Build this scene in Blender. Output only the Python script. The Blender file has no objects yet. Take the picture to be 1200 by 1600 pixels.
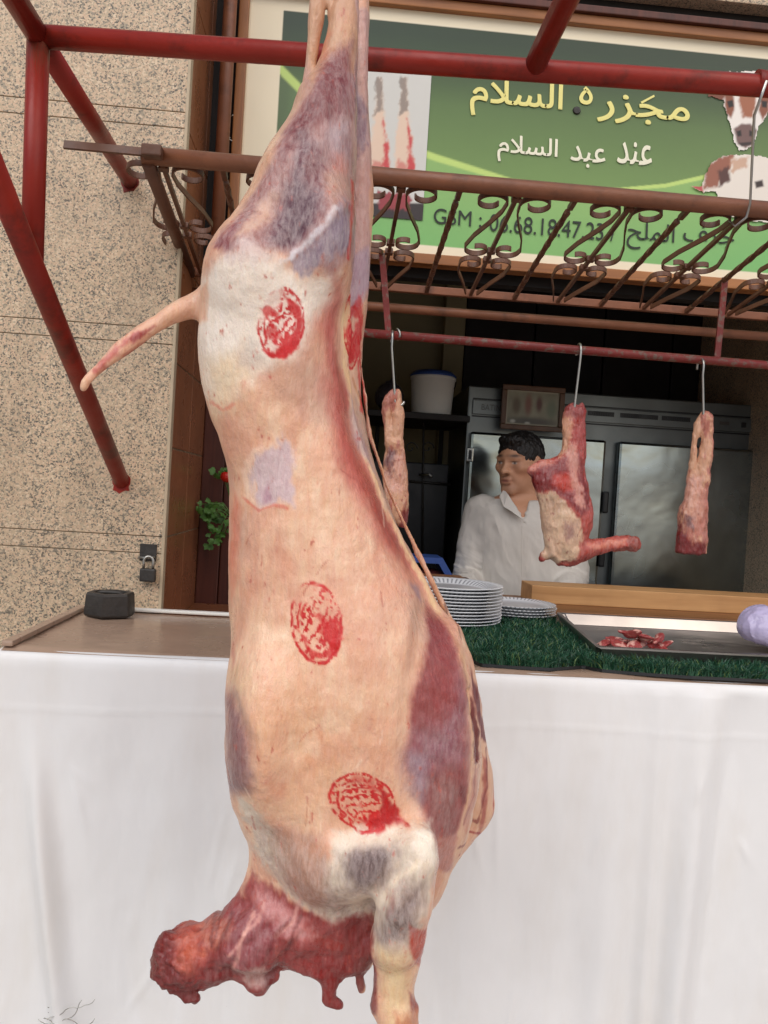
import bpy, bmesh, math, random
import numpy as np
import openvdb
random.seed(7); RNG = np.random.default_rng(7)
R = math.radians
scene = bpy.context.scene
COL = scene.collection

# ------------------------------------------------------------------ camera
CAM_Z, F_PX, YAW, PITCH, ROLL = 1.47, 1300.0, R(4.0), R(-1.3), R(3.5)
fw = np.array([math.sin(YAW) * math.cos(PITCH), math.cos(YAW) * math.cos(PITCH), math.sin(PITCH)])
r0 = np.array([math.cos(YAW), -math.sin(YAW), 0.0])
u0 = np.cross(r0, fw)
rt = r0 * math.cos(ROLL) + u0 * math.sin(ROLL)
up = -r0 * math.sin(ROLL) + u0 * math.cos(ROLL)
cam_d = bpy.data.cameras.new('camera'); cam = bpy.data.objects.new('camera', cam_d); COL.objects.link(cam)
from mathutils import Matrix, Vector
M3 = Matrix((rt.tolist(), up.tolist(), (-fw).tolist())).transposed()
cam.matrix_world = Matrix.Translation((0, 0, CAM_Z)) @ M3.to_4x4()
cam_d.sensor_fit = 'VERTICAL'; cam_d.sensor_height = 36.0; cam_d.lens = F_PX / 1600 * 36.0
cam_d.clip_start = 0.05; cam_d.clip_end = 500
scene.camera = cam

# ------------------------------------------------------------------ world and sun
SUN_EL, SUN_AZ = R(44), R(-36)          # soft daylight from the street side, a little from the left
w = bpy.data.worlds.new('World'); scene.world = w; w.use_nodes = True
nt = w.node_tree; bgn = nt.nodes['Background']
sky = nt.nodes.new('ShaderNodeTexSky'); sky.sky_type = 'NISHITA'; sky.sun_disc = False
sky.sun_elevation = SUN_EL; sky.sun_rotation = R(180) + SUN_AZ
sky.dust_density = 2.5; sky.ozone_density = 0.6; sky.air_density = 0.8
nt.links.new(sky.outputs[0], bgn.inputs[0]); bgn.inputs[1].default_value = 0.085
sl = bpy.data.lights.new('sun', 'SUN'); sl.energy = 1.35; sl.angle = R(50); sl.color = (1.0, 0.972, 0.935)
so = bpy.data.objects.new('sun', sl); COL.objects.link(so)
sd = Vector((math.sin(SUN_AZ) * math.cos(SUN_EL), -math.cos(SUN_AZ) * math.cos(SUN_EL), math.sin(SUN_EL)))
so.rotation_euler = sd.to_track_quat('Z', 'Y').to_euler(); so.location = (-1, -4, 4)
vs = scene.view_settings
vs.view_transform = 'Standard'; vs.look = 'None'; vs.gamma = 1.0; vs.exposure = 0.60
scene.cycles.max_bounces = 8; scene.cycles.diffuse_bounces = 5
scene.cycles.use_denoising = True

# ------------------------------------------------------------------ helpers
def ray(px, py):
    return fw + rt * ((px - 600) / F_PX) + up * ((800 - py) / F_PX)

def at(px, py, Y):
    """point of the plane y = Y seen at a spot measured in the photo"""
    d = ray(px, py); return np.array([0, 0, CAM_Z]) + d * (Y / d[1])

def atz(px, py, z):
    d = ray(px, py); return np.array([0, 0, CAM_Z]) + d * ((z - CAM_Z) / d[2])

def lin(c):
    c = np.asarray(c, float) / 255.0
    return np.where(c <= 0.04045, c / 12.92, ((c + 0.055) / 1.055) ** 2.4)

def tag(o, label, cat=None, group=None, kind=None):
    if label: o['label'] = label
    if cat: o['category'] = cat
    if group: o['group'] = group
    if kind: o['kind'] = kind
    return o

def thing(name, label, cat, loc=(0, 0, 0), group=None, kind=None):
    o = bpy.data.objects.new(name, None); COL.objects.link(o); o.empty_display_size = 0.05
    o.location = tuple(map(float, loc)); return tag(o, label, cat, group, kind)

def link(name, me, mat=None, parent=None, origin=None):
    o = bpy.data.objects.new(name, me); COL.objects.link(o)
    if mat is not None: me.materials.append(mat)
    if parent is not None:
        o.parent = parent
        o.matrix_parent_inverse = Matrix.Translation(-Vector(parent.location)) if parent.parent is None else Matrix.Identity(4)
        if parent.parent is not None:
            o.matrix_parent_inverse = Matrix.Identity(4)
    return o

def np_mesh(name, V, Fq, smooth=True):
    V = np.asarray(V, np.float32); Fq = np.asarray(Fq, np.int32)
    me = bpy.data.meshes.new(name)
    me.vertices.add(len(V)); me.vertices.foreach_set('co', V.ravel())
    n = Fq.shape[1]
    me.loops.add(Fq.size); me.loops.foreach_set('vertex_index', Fq.ravel())
    me.polygons.add(len(Fq))
    me.polygons.foreach_set('loop_start', np.arange(0, Fq.size, n, dtype=np.int32))
    me.update(calc_edges=True)
    me.polygons.foreach_set('use_smooth', np.full(len(Fq), smooth))
    me.validate(); return me

def set_col(me, rgb, web=None):
    a = me.color_attributes.new('Col', 'FLOAT_COLOR', 'POINT')
    c = np.ones((len(rgb), 4), np.float32); c[:, :3] = rgb
    a.data.foreach_set('color', c.ravel())
    if web is not None:
        b = me.attributes.new('web', 'FLOAT', 'POINT'); b.data.foreach_set('value', np.asarray(web, np.float32))

class MB:
    """collects boxes, tubes, lathes; build() links them as ONE mesh"""
    def __init__(s): s.bm = bmesh.new()
    def box(s, lo, hi, bev=0.0, rot=None, piv=None):
        lo = np.array(lo, float); hi = np.array(hi, float); c = (lo + hi) / 2; d = hi - lo
        r = bmesh.ops.create_cube(s.bm, size=1.0); vs = r['verts']
        bmesh.ops.scale(s.bm, vec=Vector(d), verts=vs)
        if bev > 0:
            es = list({e for v in vs for e in v.link_edges})
            rb = bmesh.ops.bevel(s.bm, geom=es, offset=min(bev, min(d) * 0.45), segments=2, profile=0.6, affect='EDGES')
            vs = list({v for f in rb['faces'] for v in f.verts} | {v for v in vs if v.is_valid})
        if rot is not None: bmesh.ops.rotate(s.bm, cent=(0, 0, 0), matrix=rot, verts=vs)
        bmesh.ops.translate(s.bm, vec=Vector(c), verts=vs); return s
    def tube(s, pts, r, seg=12, cap=True, flat=None):
        """sweep along pts; r number or list; flat=(w,t,normal) sweeps a flat strip instead"""
        P = [Vector(map(float, p)) for p in pts]; n = len(P)
        rr = [r] * n if not hasattr(r, '__len__') else list(r)
        T = [((P[min(i + 1, n - 1)] - P[max(i - 1, 0)]).normalized()) for i in range(n)]
        ref = Vector((0, 0, 1)) if abs(T[0].z) < 0.9 else Vector((1, 0, 0))
        if flat: ref = Vector(flat[2])
        N = (ref - T[0] * ref.dot(T[0])).normalized(); rings = []
        for i in range(n):
            if flat: N = (ref - T[i] * ref.dot(T[i])).normalized()
            else: N = (N - T[i] * N.dot(T[i])).normalized()
            B = T[i].cross(N); ring = []
            if flat:
                for a, b in ((1, 1), (1, -1), (-1, -1), (-1, 1)):
                    ring.append(s.bm.verts.new(P[i] + N * (a * flat[0] / 2) + B * (b * flat[1] / 2)))
            else:
                for k in range(seg):
                    a = 2 * math.pi * k / seg
                    ring.append(s.bm.verts.new(P[i] + (N * math.cos(a) + B * math.sin(a)) * rr[i]))
            rings.append(ring)
        m = len(rings[0])
        for i in range(n - 1):
            for k in range(m):
                s.bm.faces.new((rings[i][k], rings[i][(k + 1) % m], rings[i + 1][(k + 1) % m], rings[i + 1][k])).smooth = not flat
        if cap:
            s.bm.faces.new(list(reversed(rings[0]))); s.bm.faces.new(rings[-1])
        return s
    def lathe(s, prof, c, seg=40, sx=1.0):
        rings = []
        for (r, z) in prof:
            if r < 1e-6: rings.append([s.bm.verts.new((c[0], c[1], c[2] + z))])
            else: rings.append([s.bm.verts.new((c[0] + r * math.cos(2 * math.pi * k / seg) * sx, c[1] + r * math.sin(2 * math.pi * k / seg), c[2] + z)) for k in range(seg)])
        for a, b in zip(rings, rings[1:]):
            for k in range(seg):
                k2 = (k + 1) % seg
                if len(a) == 1 and len(b) == 1: continue
                if len(a) == 1: f = s.bm.faces.new((a[0], b[k2], b[k]))
                elif len(b) == 1: f = s.bm.faces.new((a[k], a[k2], b[0]))
                else: f = s.bm.faces.new((a[k], a[k2], b[k2], b[k]))
                f.smooth = True
        return s
    def prism(s, poly, y0, y1):
        """polygon of (x, z) points extruded from y0 to y1"""
        a = [s.bm.verts.new((p[0], y0, p[1])) for p in poly]; b = [s.bm.verts.new((p[0], y1, p[1])) for p in poly]
        n = len(poly); s.bm.faces.new(a); s.bm.faces.new(list(reversed(b)))
        for k in range(n): s.bm.faces.new((a[(k + 1) % n], a[k], b[k], b[(k + 1) % n]))
        return s
    def poly(s, pts):
        s.bm.faces.new([s.bm.verts.new(tuple(map(float, p))) for p in pts]); return s
    def build(s, name, mat, parent=None):
        bmesh.ops.recalc_face_normals(s.bm, faces=s.bm.faces)
        me = bpy.data.meshes.new(name); s.bm.to_mesh(me); s.bm.free()
        return link(name, me, mat, parent)

# --- noise on points
def _h(i, j, k, seed):
    n = (i.astype(np.uint32) * np.uint32(374761393) + j.astype(np.uint32) * np.uint32(668265263)
         + k.astype(np.uint32) * np.uint32(2147483647) + np.uint32(seed * 974711 + 13))
    n = (n ^ (n >> np.uint32(13))) * np.uint32(1274126177); n = n ^ (n >> np.uint32(16))
    return (n & np.uint32(0xFFFF)).astype(np.float32) / 65535.0

def vnoise(P, seed=0):
    P = np.asarray(P, np.float32) + 1000.0
    i = np.floor(P).astype(np.int64); f = P - i; f = f * f * (3 - 2 * f); out = 0
    for a in (0, 1):
        wa = f[:, 0] if a else 1 - f[:, 0]
        for b in (0, 1):
            wb = f[:, 1] if b else 1 - f[:, 1]
            for c in (0, 1):
                wc = f[:, 2] if c else 1 - f[:, 2]
                out = out + wa * wb * wc * _h(i[:, 0] + a, i[:, 1] + b, i[:, 2] + c, seed)
    return out

def fbm(P, sc, oct=4, seed=0):
    P = np.asarray(P, np.float32) * np.asarray(sc, np.float32); s = 0; a = 0.5; t = 0
    for o in range(oct):
        s = s + a * vnoise(P, seed + o); t += a; a *= 0.5; P = P * 2.03 + 17.1
    return s / t

def sstep(e0, e1, x):
    t = np.clip((x - e0) / (e1 - e0), 0, 1); return t * t * (3 - 2 * t)

def poly_sd(P, poly):
    """signed distance (negative inside) of 2-D points to a polygon"""
    poly = np.asarray(poly, float); n = len(poly); d = np.full(len(P), 1e9); ins = np.zeros(len(P), bool)
    for k in range(n):
        a = poly[k]; b = poly[(k + 1) % n]; e = b - a; wv = P - a
        t = np.clip((wv @ e) / max(e @ e, 1e-12), 0, 1)
        q = wv - t[:, None] * e; d = np.minimum(d, (q * q).sum(1))
        c = (a[1] > P[:, 1]) != (b[1] > P[:, 1])
        with np.errstate(divide='ignore', invalid='ignore'):
            ins ^= c & (P[:, 0] < (b[0] - a[0]) * (P[:, 1] - a[1]) / (b[1] - a[1] if b[1] != a[1] else 1e-12) + a[0])
    d = np.sqrt(d); return np.where(ins, -d, d)

def line_d(P, pts):
    pts = np.asarray(pts, float); d = np.full(len(P), 1e9)
    for a, b in zip(pts, pts[1:]):
        e = b - a; wv = P - a; t = np.clip((wv @ e) / max(e @ e, 1e-12), 0, 1)
        q = wv - t[:, None] * e; d = np.minimum(d, (q * q).sum(1))
    return np.sqrt(d)

class Paint:
    """natural colour markings on a mesh, outlined in image pixels, mapped to its front (x, z)"""
    def __init__(s, V, base, conv, warp=0.012, wscale=22):
        s.V = V; s.conv = conv; n = len(V)
        s.col = np.tile(lin(base), (n, 1)); s.web = np.full(n, 0.25)
        s.P0 = V[:, [0, 2]].astype(float)
        wx = fbm(V, wscale, 4, 11) - 0.5; wz = fbm(V, wscale, 4, 23) - 0.5
        s.P = s.P0 + np.stack([wx, wz], 1) * 2 * warp
        s.fine = fbm(V, (160, 160, 90), 3, 5)
        s.blot = fbm(V, 30, 4, 8)
    def put(s, m, rgb, a=1.0, web=None):
        m = np.clip(m, 0, 1) * a; s.col = s.col * (1 - m[:, None]) + lin(rgb) * m[:, None]
        if web is not None: s.web = s.web * (1 - m) + web * m
    def poly(s, px, rgb, a=1.0, soft=12, web=None, rag=0.0):
        q = s.conv(px); sc = s.conv.scale; d = poly_sd(s.P, q)
        if rag: d = d + (s.fine - 0.5) * rag * sc
        s.put(1 - sstep(-soft * sc, soft * sc * 0.6, d), rgb, a, web)
    def line(s, px, rgb, wpx=4, a=1.0, web=None):
        q = s.conv(px); sc = s.conv.scale; d = line_d(s.P0 + (s.P - s.P0) * 0.45, q) + (s.fine - 0.45) * wpx * 1.3 * sc
        s.put(1 - sstep(wpx * sc * 0.1, wpx * sc, d), rgb, a, web)
    def speck(s, rgb, th=0.7, wid=0.05, a=0.6, field=None):
        f = s.fine if field is None else field
        s.put(sstep(th, th + wid, f), rgb, a)

# --- signed distance modelling of flesh, figures, bags
def smin(a, b, k):
    h = np.maximum(k - np.abs(a - b), 0) / k; return np.minimum(a, b) - h * h * k * 0.25

class SDF:
    def __init__(s, lo, hi, vox):
        s.lo = np.array(lo, float); s.vox = vox
        s.n = np.ceil((np.array(hi) - s.lo) / vox).astype(int) + 1
        s.d = np.full(s.n, 1.0, np.float32)
        s.ax = [(s.lo[i] + np.arange(s.n[i]) * vox).astype(np.float32) for i in range(3)]
    def _sl(s, lo, hi, pad):
        a = np.clip(np.floor((np.array(lo) - pad - s.lo) / s.vox).astype(int), 0, s.n)
        b = np.clip(np.ceil((np.array(hi) + pad - s.lo) / s.vox).astype(int) + 1, 0, s.n)
        return tuple(slice(int(x), int(y)) for x, y in zip(a, b))
    def op(s, fn, lo, hi, k, mode='add'):
        sl = s._sl(lo, hi, k + 4 * s.vox)
        X = s.ax[0][sl[0]][:, None, None]; Y = s.ax[1][sl[1]][None, :, None]; Z = s.ax[2][sl[2]][None, None, :]
        if X.size * Y.size * Z.size == 0: return s
        d = fn(X, Y, Z)
        if mode == 'add': s.d[sl] = smin(s.d[sl], d, k)
        else: s.d[sl] = -smin(-s.d[sl], d, k)
        return s
    def cone(s, pts, rad, k=0.01, mode='add', sy=1.0):
        """a tapering limb through pts; its own joints stay crisp, k blends it into the rest"""
        pts = [np.asarray(p, float) for p in pts]
        if not hasattr(rad, '__len__'): rad = [rad] * len(pts)
        def fn(X, Y, Z):
            out = None
            for (a, b, ra, rb) in zip(pts, pts[1:], rad, rad[1:]):
                e = b - a; L = max(float(e @ e), 1e-9)
                t = np.clip(((X - a[0]) * e[0] + (Y - a[1]) * e[1] + (Z - a[2]) * e[2]) / L, 0, 1)
                d = np.sqrt((X - a[0] - t * e[0]) ** 2 + ((Y - a[1] - t * e[1]) / sy) ** 2 + (Z - a[2] - t * e[2]) ** 2) - (ra + (rb - ra) * t)
                out = d if out is None else smin(out, d, 0.12 * min(ra, rb) + 1e-4)
            return out
        P = np.array(pts); m = max(rad) * max(1, sy)
        return s.op(fn, P.min(0) - m, P.max(0) + m, k, mode)
    def ell(s, c, r, k=0.01, mode='add', rot=None):
        c = np.asarray(c, float); r = np.asarray(r, float)
        Rm = np.eye(3) if rot is None else np.array(rot)
        def fn(X, Y, Z):
            dx, dy, dz = X - c[0], Y - c[1], Z - c[2]
            p = [Rm[0, i] * dx + Rm[1, i] * dy + Rm[2, i] * dz for i in range(3)]
            k0 = np.sqrt(sum((p[i] / r[i]) ** 2 for i in range(3))); k1 = np.sqrt(sum((p[i] / r[i] ** 2) ** 2 for i in range(3))) + 1e-6
            return k0 * (k0 - 1) / k1
        m = r.max() if rot is not None else r
        return s.op(fn, c - m, c + m, k, mode)
    def loft(s, rows, k=0.01, mode='add', ex=2.0):
        """rows: (z, cx, cy, half width, half depth to the front, to the back)"""
        rows = np.array(sorted(rows), float); z = rows[:, 0]
        def cub(zz, col):           # smooth interpolation through the rows
            y = rows[:, col]; m = np.gradient(y, z); i = np.clip(np.searchsorted(z, zz) - 1, 0, len(z) - 2)
            h = z[i + 1] - z[i]; t = np.clip((zz - z[i]) / h, 0, 1)
            return (2 * t**3 - 3 * t**2 + 1) * y[i] + (t**3 - 2 * t**2 + t) * h * m[i] + (3 * t**2 - 2 * t**3) * y[i + 1] + (t**3 - t**2) * h * m[i + 1]
        def fn(X, Y, Z):
            zz = Z.ravel(); sh = (1, 1, -1)
            cx, cy, a, bf, bb = [cub(zz, c).reshape(sh) for c in range(1, 6)]
            a = np.maximum(a, 0.002); bf = np.maximum(bf, 0.002); bb = np.maximum(bb, 0.002)
            dx = X - cx; dy = Y - cy; b = np.where(dy < 0, bf, bb)
            u = np.abs(dx / a); v = np.abs(dy / b)
            k0 = (u ** ex + v ** ex) ** (1 / ex); k1 = np.sqrt((dx / a**2) ** 2 + (dy / b**2) ** 2) + 1e-6
            d = np.where(k0 > 0.3, k0 * (k0 - 1) / np.maximum(k1, k0 / np.maximum(a, b) * 0.5), -np.minimum(a, b) * 0.6)
            e = np.maximum(Z - z[-1], z[0] - Z)
            return np.maximum(d, e)
        m = np.maximum(rows[:, 3], np.maximum(rows[:, 4], rows[:, 5]))
        lo = [(rows[:, 1] - rows[:, 3]).min(), (rows[:, 2] - rows[:, 4]).min(), z[0]]
        hi = [(rows[:, 1] + rows[:, 3]).max(), (rows[:, 2] + rows[:, 5]).max(), z[-1]]
        return s.op(fn, lo, hi, k, mode)
    def quads(s):
        g = openvdb.FloatGrid(1.0); g.copyFromArray(s.d)
        p, q = g.convertToQuads(0.0)
        V = p.astype(np.float64) * s.vox + s.lo
        a, b, c = V[q[:, 0]], V[q[:, 1]], V[q[:, 2]]
        if np.einsum('ij,ij->i', np.cross(b - a, c - a), a - V.mean(0)).sum() < 0: q = q[:, ::-1]
        return V, q

def refine(V, q, levels=1):
    me = np_mesh('tmp', V, q); o = bpy.data.objects.new('tmp', me); COL.objects.link(o)
    if levels:
        m = o.modifiers.new('s', 'SUBSURF'); m.levels = levels; m.render_levels = levels
    dg = bpy.context.evaluated_depsgraph_get(); out = bpy.data.meshes.new_from_object(o.evaluated_get(dg), depsgraph=dg)
    bpy.data.objects.remove(o); bpy.data.meshes.remove(me)
    return out

def verts_of(me):
    V = np.empty(len(me.vertices) * 3, np.float32); me.vertices.foreach_get('co', V); return V.reshape(-1, 3)
def norms_of(me):
    V = np.empty(len(me.vertices) * 3, np.float32); me.vertex_normals.foreach_get('vector', V); return V.reshape(-1, 3)
def push(me, d):
    V = verts_of(me) + norms_of(me) * np.asarray(d, np.float32)[:, None]
    me.vertices.foreach_set('co', V.ravel().astype(np.float32)); me.update()
def smooth_on(me): me.polygons.foreach_set('use_smooth', np.full(len(me.polygons), True))

# ------------------------------------------------------------------ materials
class NT:
    def __init__(s, name):
        s.m = bpy.data.materials.new(name); s.m.use_nodes = True; s.t = s.m.node_tree; s.b = s.t.nodes['Principled BSDF']
        s.co = s.t.nodes.new('ShaderNodeTexCoord').outputs['Object']
    def n(s, kind, **kw):
        x = s.t.nodes.new('ShaderNode' + kind)
        for k, v in kw.items(): setattr(x, k, v)
        return x
    def l(s, a, b): s.t.links.new(a, b)
    def mapping(s, scale=(1, 1, 1), rot=(0, 0, 0), src=None):
        m = s.n('Mapping'); m.inputs['Scale'].default_value = scale; m.inputs['Rotation'].default_value = rot
        s.l(src or s.co, m.inputs[0]); return m.outputs[0]
    def noise(s, scale, vec=None, detail=4, rough=0.55, dist=0.0):
        x = s.n('TexNoise'); x.inputs['Scale'].default_value = scale; x.inputs['Detail'].default_value = detail
        x.inputs['Roughness'].default_value = rough; x.inputs['Distortion'].default_value = dist
        s.l(vec or s.co, x.inputs['Vector']); return x.outputs[0]
    def ramp(s, fac, stops, interp='LINEAR'):
        r = s.n('ValToRGB'); r.color_ramp.interpolation = interp; e = r.color_ramp.elements
        while len(e) < len(stops): e.new(0.5)
        for el, (p, c) in zip(e, stops):
            el.position = p; el.color = (*c, 1) if hasattr(c, '__len__') else (c, c, c, 1)
        s.l(fac, r.inputs[0]); return r.outputs[0]
    def mix(s, fac, a, b, mode='MIX'):
        x = s.n('Mix', data_type='RGBA', blend_type=mode)
        for sock, v in ((x.inputs[0], fac), (x.inputs[6], a), (x.inputs[7], b)):
            if hasattr(v, 'is_linked') or hasattr(v, 'links'): s.l(v, sock)
            elif hasattr(v, '__len__'): sock.default_value = (*v[:3], 1)
            else: sock.default_value = v
        return x.outputs[2]
    def bump(s, h, strength=0.2, dist=0.01, prev=None):
        x = s.n('Bump'); x.inputs['Strength'].default_value = strength; x.inputs['Distance'].default_value = dist
        s.l(h, x.inputs['Height'])
        if prev is not None: s.l(prev, x.inputs['Normal'])
        return x.outputs[0]
    def done(s, col=None, rough=None, metal=None, normal=None, **kw):
        for v, k in ((col, 'Base Color'), (rough, 'Roughness'), (metal, 'Metallic'), (normal, 'Normal')):
            if v is None: continue
            if hasattr(v, 'links'): s.l(v, s.b.inputs[k])
            elif hasattr(v, '__len__'): s.b.inputs[k].default_value = (*v[:3], 1)
            else: s.b.inputs[k].default_value = v
        for k, v in kw.items(): s.b.inputs[k.replace('_', ' ')].default_value = v
        return s.m

def L(c): return tuple(float(x) for x in lin(c))
def dim(c, f): return tuple(x * f for x in c)

def pbr(name, rgb, rough=0.5, metal=0.0, var=0.2, vs=6, bump=0.15, bs=80, bd=0.003, grime=None, gs=9, gth=(0.55, 0.7), stretch=(1, 1, 1), **kw):
    t = NT(name); c = L(rgb); v = t.mapping(stretch)
    n = t.noise(vs, v, 5); col = t.ramp(n, [(0.25, dim(c, 1 - var)), (0.75, dim(c, 1 + var))])
    if grime is not None:
        g = t.ramp(t.noise(gs, v, 6, 0.65), [(gth[0], 0.0), (gth[1], 1.0)]); col = t.mix(g, col, L(grime))
    r = t.ramp(t.noise(vs * 2.3, v, 4), [(0.3, max(rough - 0.08, 0.02)), (0.7, min(rough + 0.1, 1))])
    nm = t.bump(t.noise(bs, v, 4), bump, bd)
    return t.done(col, r, metal, nm, **kw)

def wood(name, a, b, axis='X', rough=0.55, scale=1.0, knots=False):
    t = NT(name); st = {'X': (1.2, 18, 18), 'Z': (18, 18, 1.2), 'Y': (18, 1.2, 18)}[axis]
    v = t.mapping(tuple(x * scale for x in st)); n = t.noise(1.6, v, 6, 0.6, 0.6)
    col = t.ramp(n, [(0.25, L(a)), (0.5, tuple((x + y) / 2 for x, y in zip(L(a), L(b)))), (0.78, L(b))])
    col = t.mix(t.ramp(t.noise(5, None, 3), [(0.45, 0.0), (0.75, 0.45)]), col, dim(L(a), 0.6))
    return t.done(col, rough, 0, t.bump(n, 0.25, 0.003))

def granite():
    t = NT('pink_speckled_granite')
    dv = t.n('VectorMath', operation='ADD'); nz = t.n('TexNoise'); nz.inputs['Scale'].default_value = 120
    t.l(t.co, nz.inputs['Vector']); sc = t.n('VectorMath', operation='SCALE'); sc.inputs['Scale'].default_value = 0.006
    t.l(nz.outputs['Color'], sc.inputs[0]); t.l(t.co, dv.inputs[0]); t.l(sc.outputs[0], dv.inputs[1])
    vo = t.n('TexVoronoi'); vo.inputs['Scale'].default_value = 240; t.l(dv.outputs[0], vo.inputs['Vector'])
    sep = t.n('SeparateColor'); t.l(vo.outputs['Color'], sep.inputs[0])
    mod = t.n('Math', operation='MULTIPLY_ADD'); t.l(t.noise(9, None, 4), mod.inputs[0]); mod.inputs[1].default_value = 0.5; mod.inputs[2].default_value = -0.25
    ad = t.n('Math', operation='ADD'); t.l(sep.outputs[0], ad.inputs[0]); t.l(mod.outputs[0], ad.inputs[1])
    col = t.ramp(ad.outputs[0], [(0.0, L((98, 92, 82))), (0.05, L((130, 121, 106))), (0.14, L((160, 147, 126))), (0.26, L((186, 167, 139))), (0.38, L((204, 180, 150))),
                                 (0.52, L((198, 170, 141))), (0.66, L((208, 178, 148))), (0.78, L((194, 170, 140))), (0.9, L((216, 194, 164)))], 'CONSTANT')
    v2 = t.n('TexVoronoi'); v2.inputs['Scale'].default_value = 400; t.l(dv.outputs[0], v2.inputs['Vector'])
    s2 = t.n('SeparateColor'); t.l(v2.outputs['Color'], s2.inputs[0])
    col = t.mix(t.ramp(s2.outputs[1], [(0.0, 0.75), (0.075, 0.0)], 'CONSTANT'), col, L((84, 78, 72)))
    col = t.mix(t.ramp(t.noise(2.2, None, 4), [(0.45, 0.0), (0.8, 0.25)]), col, L((186, 160, 130)))
    col = t.mix(t.ramp(t.noise(3, t.mapping((2.5, 2.5, 0.35)), 5, 0.6), [(0.5, 0.0), (0.78, 0.28)]), col, L((120, 104, 84)))
    return t.done(col, 0.42, 0, t.bump(t.noise(150, None, 3), 0.08, 0.002), Specular_IOR_Level=0.35)

def flesh_mat(name, rough=0.4, fib=(70, 70, 12), sss=0.12, coat=0.0):
    t = NT(name); at_ = t.n('Attribute', attribute_name='Col'); wb = t.n('Attribute', attribute_name='web')
    col = at_.outputs['Color']
    v = t.mapping(fib); f1 = t.noise(2.0, v, 5, 0.65, 0.4)
    col = t.mix(0.55, col, t.ramp(f1, [(0.3, 0.40), (0.7, 0.62)]), 'OVERLAY')
    f2 = t.noise(170, t.mapping((1, 1, 0.3), (0, 0.4, 0)), 6, 0.62, 0.3)
    ridge = t.ramp(f2, [(0.36, 0.0), (0.58, 0.34), (0.78, 0.5)])
    mm = t.n('Math', operation='MULTIPLY'); t.l(ridge, mm.inputs[0]); t.l(wb.outputs['Fac'], mm.inputs[1])
    col = t.mix(mm.outputs[0], col, L((236, 222, 216)))
    f3 = t.noise(26, t.mapping((1, 1, 0.6)), 5, 0.6)
    col = t.mix(0.35, col, t.ramp(f3, [(0.35, (0.52, 0.42, 0.42)), (0.65, (0.54, 0.53, 0.51))]), 'OVERLAY')
    nb = t.bump(f1, 0.4, 0.003); nb = t.bump(t.noise(40, t.mapping((1, 1, 0.5)), 6, 0.68), 0.7, 0.007, nb)
    rr = t.ramp(t.noise(11, None, 5, 0.6), [(0.32, rough - 0.16), (0.68, rough + 0.16)])
    t.b.inputs['Subsurface Weight'].default_value = sss; t.b.inputs['Subsurface Radius'].default_value = (0.012, 0.004, 0.002)
    t.b.inputs['Subsurface Scale'].default_value = 1.0
    return t.done(col, rr, 0, nb, Specular_IOR_Level=0.45, Coat_Weight=coat, Coat_Roughness=0.14)

def attr_mat(name, rough=0.5, bump=0.05, bs=150, var=0.06, **kw):
    t = NT(name); a = t.n('Attribute', attribute_name='Col')
    col = t.mix(min(var * 4, 1), a.outputs['Color'], t.ramp(t.noise(30, None, 5), [(0.3, 0.42), (0.7, 0.58)]), 'OVERLAY')
    return t.done(col, rough, 0, t.bump(t.noise(bs, None, 3), bump, 0.002), **kw)

def steel(name, tint=(150, 150, 146), rough=0.3):
    t = NT(name); v = t.mapping((3, 3, 60)); n = t.noise(3, v, 4)
    big = t.noise(2.6, None, 3, 0.5, 0.3)
    r = t.ramp(big, [(0.3, rough - 0.08), (0.7, rough + 0.14)])
    col = t.ramp(t.noise(5, None, 5), [(0.3, dim(L(tint), 0.75)), (0.7, L(tint))])
    nb = t.bump(n, 0.04, 0.002); nb = t.bump(big, 0.4, 0.03, nb)
    return t.done(col, r, 1.0, nb)

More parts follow.
